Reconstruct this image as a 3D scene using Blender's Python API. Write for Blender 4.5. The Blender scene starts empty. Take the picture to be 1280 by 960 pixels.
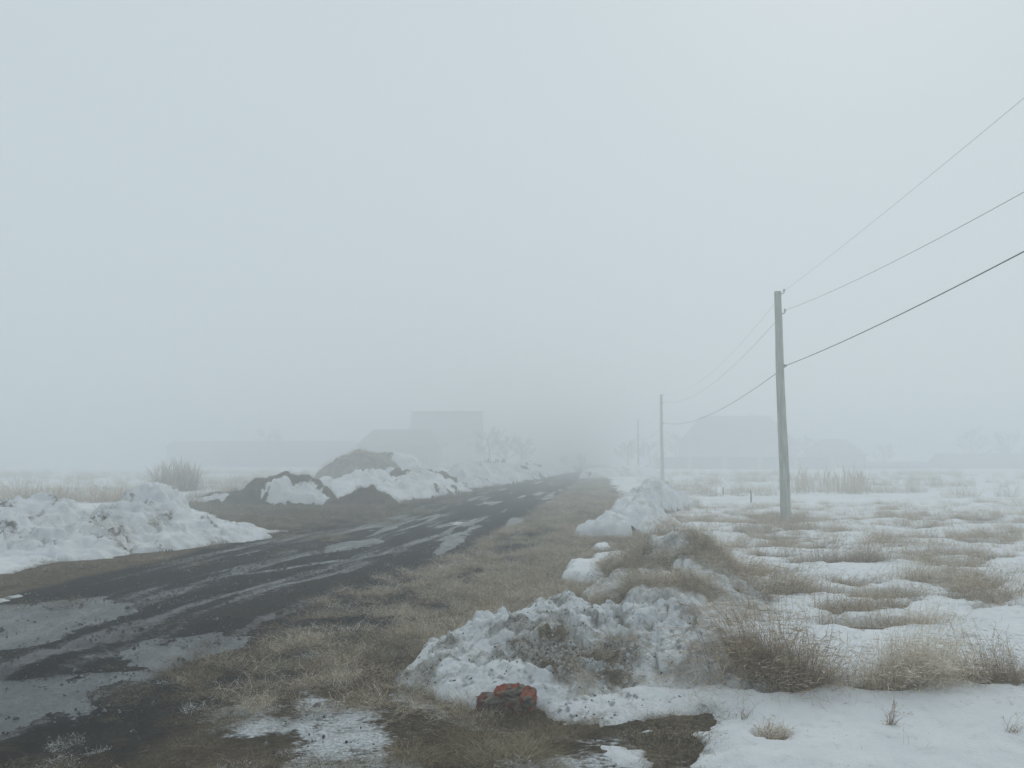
import bpy, math, random
import numpy as np
from mathutils import Vector, Matrix

random.seed(7)
rng = np.random.default_rng(11)
C = bpy.context.scene.collection
SC = bpy.context.scene

# ------------------------------------------------------------------ camera
FPX, CAMH, PITCH = 1005.0, 1.75, math.atan(93 / 1005.0)
cam_data = bpy.data.cameras.new('camera')
cam = bpy.data.objects.new('camera', cam_data)
C.objects.link(cam)
cam_data.sensor_width = 36.0
cam_data.lens = 36.0 * FPX / 1280.0
cam_data.clip_start = 0.05
cam_data.clip_end = 3000
cam.location = (0, 0, CAMH)
cam.rotation_euler = (math.pi / 2 + PITCH, 0, 0)
SC.camera = cam

# ------------------------------------------------------------------ world, sun, exposure
SUN_EL, SUN_AZ = math.radians(38), math.radians(25)
w = bpy.data.worlds.new('World')
SC.world = w
w.use_nodes = True
nt = w.node_tree
nt.nodes.clear()
sky = nt.nodes.new('ShaderNodeTexSky')
sky.sky_type = 'NISHITA'
sky.sun_disc = False
sky.sun_elevation = SUN_EL
sky.sun_rotation = SUN_AZ
mx = nt.nodes.new('ShaderNodeMix')          # closed cloud deck: the blue sky is almost wholly covered
mx.data_type = 'RGBA'
mx.inputs[0].default_value = 0.92
mx.inputs[7].default_value = (6.35, 7.20, 7.55, 1)
bg = nt.nodes.new('ShaderNodeBackground')
bg.inputs[1].default_value = 0.1
wo = nt.nodes.new('ShaderNodeOutputWorld')
nt.links.new(sky.outputs[0], mx.inputs[6])
nt.links.new(mx.outputs[2], bg.inputs[0])
nt.links.new(bg.outputs[0], wo.inputs[0])

sd_ = bpy.data.lights.new('sun', 'SUN')
sd_.energy = 0.8
sd_.angle = math.radians(40)
sd_.color = (1.0, 0.97, 0.93)
sun = bpy.data.objects.new('sun', sd_)
C.objects.link(sun)
sdir = Vector((math.sin(SUN_AZ) * math.cos(SUN_EL), math.cos(SUN_AZ) * math.cos(SUN_EL), math.sin(SUN_EL)))
sun.rotation_euler = sdir.to_track_quat('Z', 'Y').to_euler()

SC.view_settings.view_transform = 'Standard'
SC.view_settings.look = 'None'
SC.view_settings.gamma = 1
SC.view_settings.exposure = 0.0
SC.render.engine = 'CYCLES'
cy = SC.cycles
cy.use_denoising = True
cy.max_bounces = 8
cy.diffuse_bounces = 3
cy.glossy_bounces = 2
cy.transmission_bounces = 2
cy.volume_bounces = 5
cy.transparent_max_bounces = 4
cy.use_adaptive_sampling = False

# ------------------------------------------------------------------ maths helpers
cp, sp = math.cos(PITCH), math.sin(PITCH)


def G(px, py, z=0.0):
    """pixel of the photograph -> point on the horizontal plane at height z"""
    u, v = px - 640.0, 480.0 - py
    dy, dz = FPX * cp - v * sp, FPX * sp + v * cp
    t = (z - CAMH) / dz
    return (u * t, dy * t)


def K(px, py, Y):
    """pixel and distance -> x, z of the point"""
    u, v = px - 640.0, 480.0 - py
    dy, dz = FPX * cp - v * sp, FPX * sp + v * cp
    t = Y / dy
    return u * t, CAMH + dz * t


def _h(ix, iy, iz, seed):
    with np.errstate(over='ignore'):
        h = (ix.astype(np.uint32) * np.uint32(374761393) + iy.astype(np.uint32) * np.uint32(668265263)
             + iz.astype(np.uint32) * np.uint32(2246822519) + np.uint32(seed * 3266489917 & 0xffffffff))
        h = (h ^ (h >> np.uint32(13))) * np.uint32(1274126177)
        h = h ^ (h >> np.uint32(16))
    return h.astype(np.float32) * np.float32(2.0 / 4294967295.0) - np.float32(1)


def n2(x, y, seed=0):
    x = np.asarray(x, np.float64); y = np.asarray(y, np.float64)
    fx, fy = np.floor(x), np.floor(y)
    ix, iy = fx.astype(np.int64), fy.astype(np.int64)
    tx, ty = x - fx, y - fy
    tx = tx * tx * (3 - 2 * tx); ty = ty * ty * (3 - 2 * ty)
    z = np.zeros_like(ix)
    a, b = _h(ix, iy, z, seed), _h(ix + 1, iy, z, seed)
    c, d = _h(ix, iy + 1, z, seed), _h(ix + 1, iy + 1, z, seed)
    return (a + (b - a) * tx) * (1 - ty) + (c + (d - c) * tx) * ty


def n3(x, y, z, seed=0):
    f = [np.floor(q) for q in (x, y, z)]
    i = [q.astype(np.int64) for q in f]
    t = [q - g for q, g in zip((x, y, z), f)]
    t = [q * q * (3 - 2 * q) for q in t]
    r = 0
    for a in (0, 1):
        for b in (0, 1):
            for c in (0, 1):
                wgt = (t[0] if a else 1 - t[0]) * (t[1] if b else 1 - t[1]) * (t[2] if c else 1 - t[2])
                r = r + wgt * _h(i[0] + a, i[1] + b, i[2] + c, seed)
    return r


def fbm(x, y, seed=0, oct=4, gain=0.5):
    x = np.asarray(x, np.float64); y = np.asarray(y, np.float64)
    r, a, s = 0, 1.0, 0.0
    for k in range(oct):
        r = r + a * n2(x, y, seed + k * 17)
        s += a; a *= gain
        x, y = x * 2.03 * 0.8 + y * 2.03 * 0.6, -x * 2.03 * 0.6 + y * 2.03 * 0.8
    return r / s


def vor(x, y, seed=0):
    """2-D cells: distance to the border, cell value, offset from the cell centre"""
    fx, fy = np.floor(x), np.floor(y)
    b1 = np.full(x.shape, 9.0); b2 = b1.copy(); hid = np.zeros(x.shape); ox = hid.copy(); oy = hid.copy()
    z = np.zeros(x.shape, np.int64)
    for i in (-1, 0, 1):
        for j in (-1, 0, 1):
            cx, cy_ = (fx + i).astype(np.int64), (fy + j).astype(np.int64)
            dx = fx + i + .5 + .45 * _h(cx, cy_, z, seed) - x
            dy = fy + j + .5 + .45 * _h(cx, cy_, z, seed + 1) - y
            d = np.hypot(dx, dy)
            n = d < b1
            b2 = np.where(n, b1, np.minimum(b2, d)); b1 = np.where(n, d, b1)
            hid = np.where(n, _h(cx, cy_, z, seed + 2), hid); ox = np.where(n, dx, ox); oy = np.where(n, dy, oy)
    return b2 - b1, hid, ox, oy


def sstep(a, b, x):
    t = np.clip((x - a) / (b - a), 0, 1)
    return t * t * (3 - 2 * t)


def sdp(poly, X, Y, far=6.0):
    """signed distance (metres, inside positive) to a polygon of world points, clamped to +-far"""
    P = np.asarray(poly, float)
    out = np.full(X.shape, -far)
    m = (X > P[:, 0].min() - far) & (X < P[:, 0].max() + far) & (Y > P[:, 1].min() - far) & (Y < P[:, 1].max() + far)
    if not m.any():
        return out
    x, y = X[m], Y[m]
    d2 = np.full(x.shape, 1e18); ins = np.zeros(x.shape, bool)
    for k in range(len(P)):
        ax, ay = P[k]; bx, by = P[(k + 1) % len(P)]
        ex, ey = bx - ax, by - ay
        L = ex * ex + ey * ey + 1e-12
        t = np.clip(((x - ax) * ex + (y - ay) * ey) / L, 0, 1)
        d2 = np.minimum(d2, (x - ax - t * ex) ** 2 + (y - ay - t * ey) ** 2)
        c = ((ay > y) != (by > y))
        if abs(by - ay) > 1e-12:
            ins ^= c & (x < ex * (y - ay) / (by - ay) + ax)
    d = np.sqrt(d2)
    out[m] = np.clip(np.where(ins, d, -d), -far, far)
    return out


def PX(*pts):
    return [G(*p) for p in pts]

# ------------------------------------------------------------------ layout of the place
RL = ([-60, 3, 6, 10.2, 15, 20.4, 29, 55, 100, 420], [-12, -7.2, -6.9, -6.5, -5.85, -5.2, -4.4, -2.8, 2.2, 38])
RR = ([-60, 3, 5, 8.1, 15, 27.5, 46, 84, 103, 420], [-7, -2.2, -2.1, -1.2, 0.55, 2.05, 4.6, 9.0, 11.2, 48])


def road_lr(Y):
    return np.interp(Y, *RL), np.interp(Y, *RR)


PUDDLES = [
    PX((-120, 762), (20, 752), (140, 742), (190, 762), (120, 785), (60, 806), (-120, 822)),
    PX((128, 822), (165, 800), (262, 784), (318, 786), (328, 802), (262, 822), (198, 855), (150, 852), (60, 880), (-160, 905), (-160, 852), (60, 842), (138, 836)),
    PX((-160, 880), (80, 872), (130, 872), (110, 900), (20, 935), (-160, 960)),
    PX((405, 692), (412, 680), (478, 671), (486, 678), (440, 688)),
    PX((384, 752), (392, 744), (448, 726), (452, 731), (410, 748)),
    PX((440, 738), (470, 727), (474, 732), (446, 744)),
    PX((262, 722), (300, 714), (440, 696), (442, 701), (330, 716)),
    PX((535, 690), (560, 676), (578, 670), (572, 682), (548, 693)),
]
DRY = [  # gravelly islands that stand out of the water
    PX((60, 806), (100, 795), (160, 772), (176, 778), (150, 808), (128, 815), (80, 812)),
    PX((-60, 824), (20, 816), (120, 822), (138, 830), (60, 840), (-60, 850)),
    PX((205, 788), (215, 760), (420, 720), (480, 720), (330, 782), (262, 782)),
    PX((-100, 966), (30, 905), (75, 886), (78, 893), (40, 930), (-40, 985)),
]
SNOW_R = PX((700, 872), (740, 880), (766, 902), (795, 912), (825, 905), (885, 905), (892, 925), (840, 928), (806, 921),
            (800, 932), (850, 941), (866, 965), (885, 1010), (1500, 1050)) + [(60, 5), (420, 60), (420, 420), (60, 420)] + \
    PX((738, 588), (758, 598), (770, 620), (775, 640), (800, 680), (826, 690), (806, 722), (880, 765), (905, 830), (905, 866), (850, 868))
SNOW_L = [(-400, -40), (-16, -40), (-11, 6)] + PX((-140, 742), (0, 722), (70, 703), (180, 690), (250, 682), (290, 668), (270, 650), (235, 636), (236, 630), (262, 629),
                                                  (420, 629), (500, 631), (560, 613), (620, 600), (690, 584)) + [(14, 200), (20, 420), (-400, 420)]
THIN = [  # frosted snow lying thinly in the matted grass: (polygon, thickness)
    (PX((228, 905), (290, 883), (335, 882), (350, 897), (382, 858), (425, 878), (462, 900), (505, 930), (530, 985), (360, 985), (350, 935), (250, 918)), 0.012),
    (PX((480, 856), (520, 868), (560, 890), (600, 898), (598, 930), (560, 918), (500, 892)), 0.014),
    (PX((575, 944), (650, 934), (700, 923), (760, 936), (745, 946), (690, 938), (640, 953), (770, 958), (790, 990), (640, 985), (600, 960)), 0.02),
    (PX((668, 876), (702, 874), (704, 890), (672, 896)), 0.05),
    (PX((702, 732), (712, 714), (786, 714), (784, 726), (740, 737)), 0.17),
    (PX((740, 692), (744, 685), (762, 686), (760, 693)), 0.09),
    (PX((735, 712), (745, 700), (786, 694), (790, 704), (770, 713)), 0.09),
    (PX((735, 945), (790, 938), (830, 950), (830, 985), (745, 985)), 0.02),
    (PX((560, 655), (580, 652), (582, 655), (565, 659)), 0.02),
    (PX((30, 744), (0, 748), (-40, 756), (-30, 760), (20, 752), (46, 741)), 0.02),
]
# grass tufts in the right field: (px, base py, half width px, height px, blades, lean, label)
TUFTS = [
    (968, 866, 78, 96, 2600, 0.9, 'largest shaggy clump of dry grass, leaning against the dirty snow mound'),
    (1118, 868, 66, 74, 1500, 0.3, 'upright clump of frosted dry grass in front, right of the largest clump'),
    (1248, 862, 52, 62, 1000, 0.35, 'frosted dry grass clump nearest the right edge of the foreground snow'),
    (905, 745, 40, 60, 1100, 0.5, 'brown dry grass clump just behind the straw covered mound'),
    (965, 745, 46, 42, 900, 0.6, 'wide low dry grass clump right of the straw covered mound'),
    (1068, 703, 50, 34, 800, 0.7, 'low brown grass clump on snow, third row back, beyond the pole base line'),
    (970, 697, 26, 16, 300, 0.7, 'small low grass clump in the snow just in front of the concrete pole'),
    (1080, 730, 38, 20, 450, 0.7, 'thin pale grass clump on open snow between two darker rows'),
    (1158, 728, 40, 40, 700, 0.6, 'bushy brown grass clump at mid distance in the right field'),
    (1236, 752, 46, 38, 700, 0.6, 'brown grass clump by the right edge at mid distance'),
    (1068, 766, 56, 32, 800, 0.8, 'long flattened grass clump lying across the snow in the middle field'),
    (1145, 784, 30, 42, 600, 0.6, 'dense dark grass clump at the end of the long flattened one'),
    (1217, 807, 14, 12, 160, 0.8, 'tiny dark grass clump poking from snow behind the front right clump'),
    (1229, 765, 18, 12, 160, 0.8, 'tiny pale grass clump beneath the brown clump at the right edge'),
    (966, 929, 22, 34, 220, 0.4, 'small sprouting tuft of brown grass alone on the foreground snow'),
    (1116, 922, 9, 34, 36, 0.3, 'few bare stems with a bit of brown leaf on the foreground snow'),
    (1268, 928, 14, 26, 30, 0.5, 'sparse bent stems at the right edge of the foreground snow'),
    (935, 905, 12, 26, 22, 0.6, 'couple of thin bent stems on snow below the largest grass clump'),
    (845, 926, 44, 22, 900, 1.3, 'flattened greenish brown grass mat set into the edge of the foreground snow'),
    (745, 748, 26, 12, 420, 1.0, 'dark flattened grass tuft between the flat snow patch and the dirty mound'),
    (838, 676, 26, 26, 500, 0.5, 'frosted dry grass clump in front of the tall snow pile beside the road'),
]
TUFT_W = []
for (px, py, hw, hp, nb, lean, lab) in TUFTS:
    x, y = G(px, py, 0.08)
    s = y / FPX
    TUFT_W.append((x, y + hw * s * 0.30, hw * s, hp * s, nb, lean, lab))


def wet_fields(X, Y):
    """road mask, puddle depth, along/across coordinates"""
    L, R = road_lr(Y)
    wv = 0.22 * fbm(X * 1.3, Y * 0.9, 3, 3)
    inn = np.minimum(X - L, R - X) + wv
    road = sstep(-0.25, 0.25, inn)
    mid, half = (L + R) / 2, (R - L) / 2
    across = (X - mid) / half
    return road, across, inn


def Hg(X, Y):
    """ground height"""
    X = np.asarray(X, float); Y = np.asarray(Y, float)
    road, ac, inn = wet_fields(X, Y)
    z = 0.05 * fbm(X * 0.16, Y * 0.16, 5, 3) * (1 - road * 0.8)
    z += 0.05 * (1 - road)
    # ruts that run with the road
    ruts = -0.03 * (np.exp(-((ac + 0.42) / 0.13) ** 2) + np.exp(-((ac - 0.30) / 0.13) ** 2) + 0.6 * np.exp(-((ac - 0.72) / 0.1) ** 2))
    st = fbm(ac * 7.0, Y * 0.34, 21, 3) * 0.026
    st2 = fbm(ac * 16.0, Y * 0.9, 25, 2) * 0.008
    z += road * (ruts * 0.6 + st * 1.25 + st2 + 0.020)
    z += road * 0.006 * fbm(X * 7, Y * 7, 31, 3)
    z += 0.006 * fbm(X * 16, Y * 16, 33, 2) * (Y < 40)
    z += 0.022 * fbm(X * 4.5, Y * 4.5, 34, 4, .6) * (Y < 9) * (X > -3)
    near = (Y < 22) & (X < 1)
    if near.any():
        x, y = X[near], Y[near]
        wx = x + 0.10 * fbm(x * 3, y * 3, 41, 4); wy = y + 0.16 * fbm(x * 3, y * 3, 47, 4)
        dz = np.zeros(x.shape)
        flat = sstep(13.0, 9.0, y) * road[near]
        zz = z[near]
        zz = zz * (1 - flat) + flat * (0.013 + 0.014 * fbm(x * 1.6, y * 1.6, 43, 5, .6) + 0.014 * fbm(x * 6, y * 6, 44, 5, .7))
        for P in PUDDLES:
            zz = zz - 0.034 * sstep(-0.22, 0.22, sdp(P, wx, wy, 1.0))
        for P in DRY:
            zz = zz + 0.046 * sstep(-0.15, 0.18, sdp(P, wx, wy, 1.0))
        z[near] = zz
    return z


WATER_Z = -0.014


def fieldpat(X, Y):
    """where last year's grass stands through the snow of the right field"""
    u, v = X * .92 + Y * .39, -X * .39 + Y * .92
    return fbm(u * .80 + .5 * fbm(X * .5, Y * .5, 285, 2), v * 1.45, 283, 5, .62) * sstep(6.9, 8.2, Y)


def Ts(X, Y):
    """thickness of the snow sheet over the ground (negative: none)"""
    X = np.asarray(X, float); Y = np.asarray(Y, float)
    e = 0.35 * fbm(X * 0.9, Y * 0.9, 61, 5, 0.6)
    a = np.maximum(sdp(SNOW_R, X, Y, 3.0), sdp(SNOW_L, X, Y, 3.0)) + e * np.clip(np.abs(Y) / 14, 0.3, 1.2)
    a = a + .16 * fbm(X * 5.5, Y * 6.5, 62, 4, .65) * (Y < 30)
    T = np.clip(a * 0.30, -0.12, 0.085)
    deep = sstep(0.0, 1.2, a)
    T += deep * (0.035 * fbm(X * 0.7, Y * 1.1, 63, 4) + 0.012 * fbm(X * 3.1, Y * 4.2, 65, 3))
    T += 0.009 * fbm(X * 9, Y * 11, 67, 4, .65) * (Y < 30)
    T -= 0.05 * sstep(.25, .6, fbm(X * 1.1, Y * 1.9, 68, 4, .6)) * (Y > 6.6)
    # belt of old grass where snow has melted through
    belt = sstep(13, 17, Y) * sstep(27, 21, Y) * (X > 2) + 0.75 * sstep(26, 32, Y) * sstep(60, 45, Y) * (X < -9)
    T -= belt * (0.035 + 0.15 * fbm(X * 0.7, Y * 1.6, 71, 4))
    T -= .13 * sstep(.12, .36, fieldpat(X, Y)) * (X > 1.5) * sstep(26, 18, Y)
    farp = sstep(24, 34, Y)
    T -= farp * np.clip(0.26 * (fbm(X * 0.16, Y * 0.42, 73, 4) - 0.22), 0, 0.2)
    for (x, y, hw, hh, nb, ln, lab) in TUFT_W:
        if nb < 60:
            continue
        m = (np.abs(X - x) < hw * 3) & (np.abs(Y - y) < hw * 3)
        if m.any():
            r = np.hypot((X[m] - x) / (hw * 0.95), (Y[m] - y) / (hw * 0.55 + 0.05)) + 0.75 * fbm(X[m] * 3.2, Y[m] * 3.2, 75, 5, .65)
            T[m] -= 0.16 * sstep(1.1, 0.35, r)
    for k, (P, th) in enumerate(THIN[3:]):
        s = sdp(P, X, Y, 1.0)
        m = s > -0.99
        if m.any():
            x, y = X[m], Y[m]
            ss = s[m] + 0.18 * fbm(x * 4, y * 5, 81 + k, 5, .65)
            rag = (0.022 * fbm(x * 11, y * 19, 90 + k, 4, 0.65) if th < 0.03 else 0.02 * fbm(x * 7, y * 7, 95, 3))
            t = sstep(-0.12, 0.12, ss) * (th + 0.1) - 0.1 + rag * (ss > -0.2)
            T[m] = np.maximum(T[m], t)
    return T


def top_z(X, Y):
    X = np.atleast_1d(np.asarray(X, float)); Y = np.atleast_1d(np.asarray(Y, float))
    return Hg(X, Y) + np.maximum(Ts(X, Y), 0)

# ------------------------------------------------------------------ object helpers


def tag(o, label=None, cat=None, group=None, kind=None):
    for k, v in (('label', label), ('category', cat), ('group', group), ('kind', kind)):
        if v:
            o[k] = v
    return o


def link(name, me, mat=None, parent=None, loc=None):
    o = bpy.data.objects.new(name, me)
    C.objects.link(o)
    if mat is not None and me is not None and not me.materials:
        me.materials.append(mat)
    if parent is not None:
        o.parent = parent
    if loc is not None:
        o.location = loc
    return o


def thing(name, label, cat, loc, group=None, rz=0):
    o = bpy.data.objects.new(name, None)
    C.objects.link(o)
    o.location = loc
    o.rotation_euler = (0, 0, rz)
    o.empty_display_size = 0.2
    return tag(o, label, cat, group)


def mesh_np(name, V, F, attrs=None, smooth=True):
    """V (n,3); F (m,k) constant k"""
    me = bpy.data.meshes.new(name)
    V = np.ascontiguousarray(V, np.float32); F = np.ascontiguousarray(F, np.int32)
    k = F.shape[1]
    me.vertices.add(len(V)); me.vertices.foreach_set('co', V.ravel())
    me.loops.add(F.size); me.loops.foreach_set('vertex_index', F.ravel())
    me.polygons.add(len(F))
    me.polygons.foreach_set('loop_start', np.arange(0, F.size, k, dtype=np.int32))
    me.polygons.foreach_set('loop_total', np.full(len(F), k, np.int32))
    me.polygons.foreach_set('use_smooth', np.full(len(F), smooth))
    for nm, arr in (attrs or {}).items():
        if arr.ndim == 1:
            at = me.attributes.new(nm, 'FLOAT', 'POINT'); at.data.foreach_set('value', arr.astype(np.float32))
        else:
            at = me.attributes.new(nm, 'FLOAT_COLOR', 'POINT')
            c = np.ones((len(arr), 4), np.float32); c[:, :arr.shape[1]] = arr
            at.data.foreach_set('color', c.ravel())
    me.update(calc_edges=True)
    me.validate()
    return me


def grid_faces(nx, ny, keep=None):
    i = np.arange(nx - 1)[None, :] + nx * np.arange(ny - 1)[:, None]
    F = np.stack([i, i + 1, i + 1 + nx, i + nx], -1).reshape(-1, 4)
    return F if keep is None else F[keep.reshape(-1)]


def compact(V, F, attrs):
    used = np.zeros(len(V), bool); used[F.ravel()] = True
    idx = np.cumsum(used) - 1
    return V[used], idx[F], {k: v[used] for k, v in attrs.items()}


def axis(lo, hi, a, b, step, g):
    mid = list(np.arange(a, b, step))
    up, s, v = [], step, mid[-1]
    while v < hi:
        s *= (1 + g); v += s; up.append(v)
    dn, s, v = [], step, a
    while v > lo:
        s *= (1 + g); v -= s; dn.append(v)
    return np.array(dn[::-1] + mid + up)


class MB:
    """collects boxes, bars and prisms into one mesh"""
    def __init__(s): s.v = []; s.f = []
    def add(s, v, f):
        n = len(s.v); s.v += [tuple(p) for p in v]; s.f += [[i + n for i in q] for q in f]
    def box(s, x0, x1, y0, y1, z0, z1, b=0.0):
        if b <= 0:
            v = [(x, y, z) for z in (z0, z1) for x, y in ((x0, y0), (x1, y0), (x1, y1), (x0, y1))]
            s.add(v, [(3, 2, 1, 0), (4, 5, 6, 7), (0, 1, 5, 4), (1, 2, 6, 5), (2, 3, 7, 6), (3, 0, 4, 7)])
        else:
            oc = lambda q, z: [(x0 + q + (b if k in (0, 5) else 0), 0, z) for k in range(0)]
            ring = lambda i, z: [(x0 + b + i, y0 + i, z), (x1 - b - i, y0 + i, z), (x1 - i, y0 + b + i, z), (x1 - i, y1 - b - i, z), (x1 - b - i, y1 - i, z), (x0 + b + i, y1 - i, z), (x0 + i, y1 - b - i, z), (x0 + i, y0 + b + i, z)]
            v = ring(0, z0) + ring(0, z1 - b) + ring(b * .7, z1)
            f = [tuple(range(7, -1, -1)), tuple(range(16, 24))]
            for r in (0, 8):
                f += [(r + k, r + (k + 1) % 8, r + 8 + (k + 1) % 8, r + 8 + k) for k in range(8)]
            s.add(v, f)
    def tube(s, pts, rad, n=8):
        pts = [Vector(p) for p in pts]
        rad = rad if isinstance(rad, (list, tuple)) else [rad] * len(pts)
        v = []
        for i, p in enumerate(pts):
            d = (pts[min(i + 1, len(pts) - 1)] - pts[max(i - 1, 0)]).normalized()
            a = d.orthogonal().normalized() if i == 0 else (a - d * a.dot(d)).normalized()
            b = d.cross(a)
            v += [p + (a * math.cos(t) + b * math.sin(t)) * rad[i] for t in [2 * math.pi * k / n for k in range(n)]]
        f = [tuple(range(n - 1, -1, -1)), tuple(range(len(v) - n, len(v)))]
        for i in range(len(pts) - 1):
            f += [(i * n + k, i * n + (k + 1) % n, (i + 1) * n + (k + 1) % n, (i + 1) * n + k) for k in range(n)]
        s.add(v, f)
    def mesh(s, name, smooth=False):
        me = bpy.data.meshes.new(name); me.from_pydata(s.v, [], s.f)
        me.polygons.foreach_set('use_smooth', [smooth] * len(me.polygons)); me.update()
        return me
    def build(s, name, mat, parent=None, smooth=False, loc=None):
        return link(name, s.mesh(name, smooth), mat, parent, loc)

# ------------------------------------------------------------------ materials


class N:
    def __init__(s, name):
        s.m = bpy.data.materials.new(name); s.m.use_nodes = True
        s.t = s.m.node_tree; s.t.nodes.clear()
        s.out = s.t.nodes.new('ShaderNodeOutputMaterial')
        s.b = s.t.nodes.new('ShaderNodeBsdfPrincipled')
        s.t.links.new(s.b.outputs[0], s.out.inputs[0])
        s.co = s.t.nodes.new('ShaderNodeTexCoord').outputs['Object']
    def L(s, a, b): s.t.links.new(a, b)
    def put(s, sock, v):
        if isinstance(v, (int, float)): sock.default_value = v
        elif isinstance(v, (tuple, list)): sock.default_value = tuple(v) + ((1,) if len(v) == 3 and len(sock.default_value) == 4 else ())
        else: s.L(v, sock)
    def noise(s, scale, detail=4, rough=0.55, vec=None, stretch=None, out='Fac'):
        n = s.t.nodes.new('ShaderNodeTexNoise')
        n.inputs['Scale'].default_value = scale; n.inputs['Detail'].default_value = detail; n.inputs['Roughness'].default_value = rough
        v = vec or s.co
        if stretch:
            mp = s.t.nodes.new('ShaderNodeMapping'); mp.inputs['Scale'].default_value = stretch; s.L(v, mp.inputs[0]); v = mp.outputs[0]
        s.L(v, n.inputs['Vector'])
        return n.outputs[out]
    def voro(s, scale, vec=None, out='Distance'):
        n = s.t.nodes.new('ShaderNodeTexVoronoi'); n.inputs['Scale'].default_value = scale; s.L(vec or s.co, n.inputs['Vector']); return n.outputs[out]
    def attr(s, nm, ch=None):
        a = s.t.nodes.new('ShaderNodeAttribute'); a.attribute_name = nm
        if ch is None: return a.outputs['Fac']
        q = s.t.nodes.new('ShaderNodeSeparateColor'); s.L(a.outputs['Color'], q.inputs[0]); return q.outputs[ch]
    def math(s, op, a, b=0.0, clamp=False):
        m = s.t.nodes.new('ShaderNodeMath'); m.operation = op; m.use_clamp = clamp
        s.put(m.inputs[0], a); s.put(m.inputs[1], b); return m.outputs[0]
    def ramp(s, f, lo, hi, a=0.0, b=1.0):
        m = s.t.nodes.new('ShaderNodeMapRange'); m.interpolation_type = 'SMOOTHSTEP'
        s.put(m.inputs[0], f); m.inputs[1].default_value = lo; m.inputs[2].default_value = hi
        m.inputs[3].default_value = a; m.inputs[4].default_value = b; return m.outputs[0]
    def mix(s, f, a, b):
        m = s.t.nodes.new('ShaderNodeMix'); m.data_type = 'RGBA'
        s.put(m.inputs[0], f); s.put(m.inputs[6], a); s.put(m.inputs[7], b); return m.outputs[2]
    def bump(s, h, dist, strength=1.0, prev=None):
        b = s.t.nodes.new('ShaderNodeBump'); b.inputs['Distance'].default_value = dist; b.inputs['Strength'].default_value = strength
        s.L(h, b.inputs['Height'])
        if prev is not None: s.L(prev, b.inputs['Normal'])
        return b.outputs[0]
    def fin(s, col, rough=0.8, normal=None, spec=0.3):
        s.put(s.b.inputs['Base Color'], col); s.put(s.b.inputs['Roughness'], rough)
        if spec is not None: s.b.inputs['Specular IOR Level'].default_value = spec
        if normal is not None: s.L(normal, s.b.inputs['Normal'])
        return s.m


def mat_ground():
    n = N('ground')
    road, straw, dark = n.attr('zones', 0), n.attr('zones', 1), n.attr('zones', 2)
    f1, f2, f3 = n.noise(3.2, 6, .65), n.noise(45, 4, .7), n.noise(14, 5, .6)
    soil = n.mix(n.ramp(f1, .35, .68), (.028, .023, .017), (.060, .047, .033))
    strw = n.mix(n.ramp(f3, .34, .66), (.085, .063, .040), (.25, .195, .125))
    strw = n.mix(n.ramp(f2, .45, .62), strw, (.055, .042, .028))
    base = n.mix(straw, soil, strw)
    mud = n.mix(n.ramp(f2, .38, .66), (.008, .0085, .010), (.042, .042, .043))
    mud = n.mix(n.ramp(n.noise(1.7, 5, .6), .42, .66), mud, n.mix(n.ramp(f2, .4, .7), (.014, .012, .010), (.050, .042, .032)))
    # pale grit and frost grains on the mud
    g = n.voro(75, out='Distance'); mud = n.mix(n.math('MULTIPLY', n.ramp(g, .22, .10), n.ramp(f3, .48, .62)), mud, (.20, .20, .195))
    stk = n.attr('streak')
    mud = n.mix(n.ramp(stk, .45, .85), n.mix(n.ramp(f2, .3, .7), (.006, .0065, .007), (.018, .018, .018)), mud)
    rm = n.ramp(n.math('ADD', road, n.math('MULTIPLY', n.math('SUBTRACT', f3, .5), .9)), .35, .65)
    col = n.mix(rm, base, mud)
    col = n.mix(n.math('MULTIPLY', dark, .75), col, (.020, .018, .016))
    fr = n.attr('frost')
    fz = n.math('ADD', n.math('MULTIPLY', n.noise(16, 6, .75, stretch=(1, 1.7, 1)), 1.6), n.math('MULTIPLY', n.noise(3, 4, .6), 1.0))
    fmk = n.ramp(n.math('ADD', fz, n.math('SUBTRACT', n.math('MULTIPLY', fr, .85), .85)), .95, 1.24)
    fmk = n.math('MULTIPLY', fmk, n.ramp(fr, .05, .4))
    col = n.mix(fmk, col, n.mix(n.ramp(f2, .35, .65), (.36, .38, .39), (.66, .69, .71)))
    wet = n.math('MULTIPLY', rm, n.ramp(n.math('ADD', n.math('MULTIPLY', n.attr('streak2'), .8), n.math('MULTIPLY', f3, .4)), .70, .86))
    rgh = n.math('SUBTRACT', .95, n.math('MULTIPLY', wet, .72))
    n.put(n.b.inputs['Specular IOR Level'], n.math('ADD', .05, n.math('MULTIPLY', wet, .30)))
    b = n.bump(f2, .02, 1.0); b = n.bump(f3, .02, .7, b)
    return n.fin(col, rgh, b, None)


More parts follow.
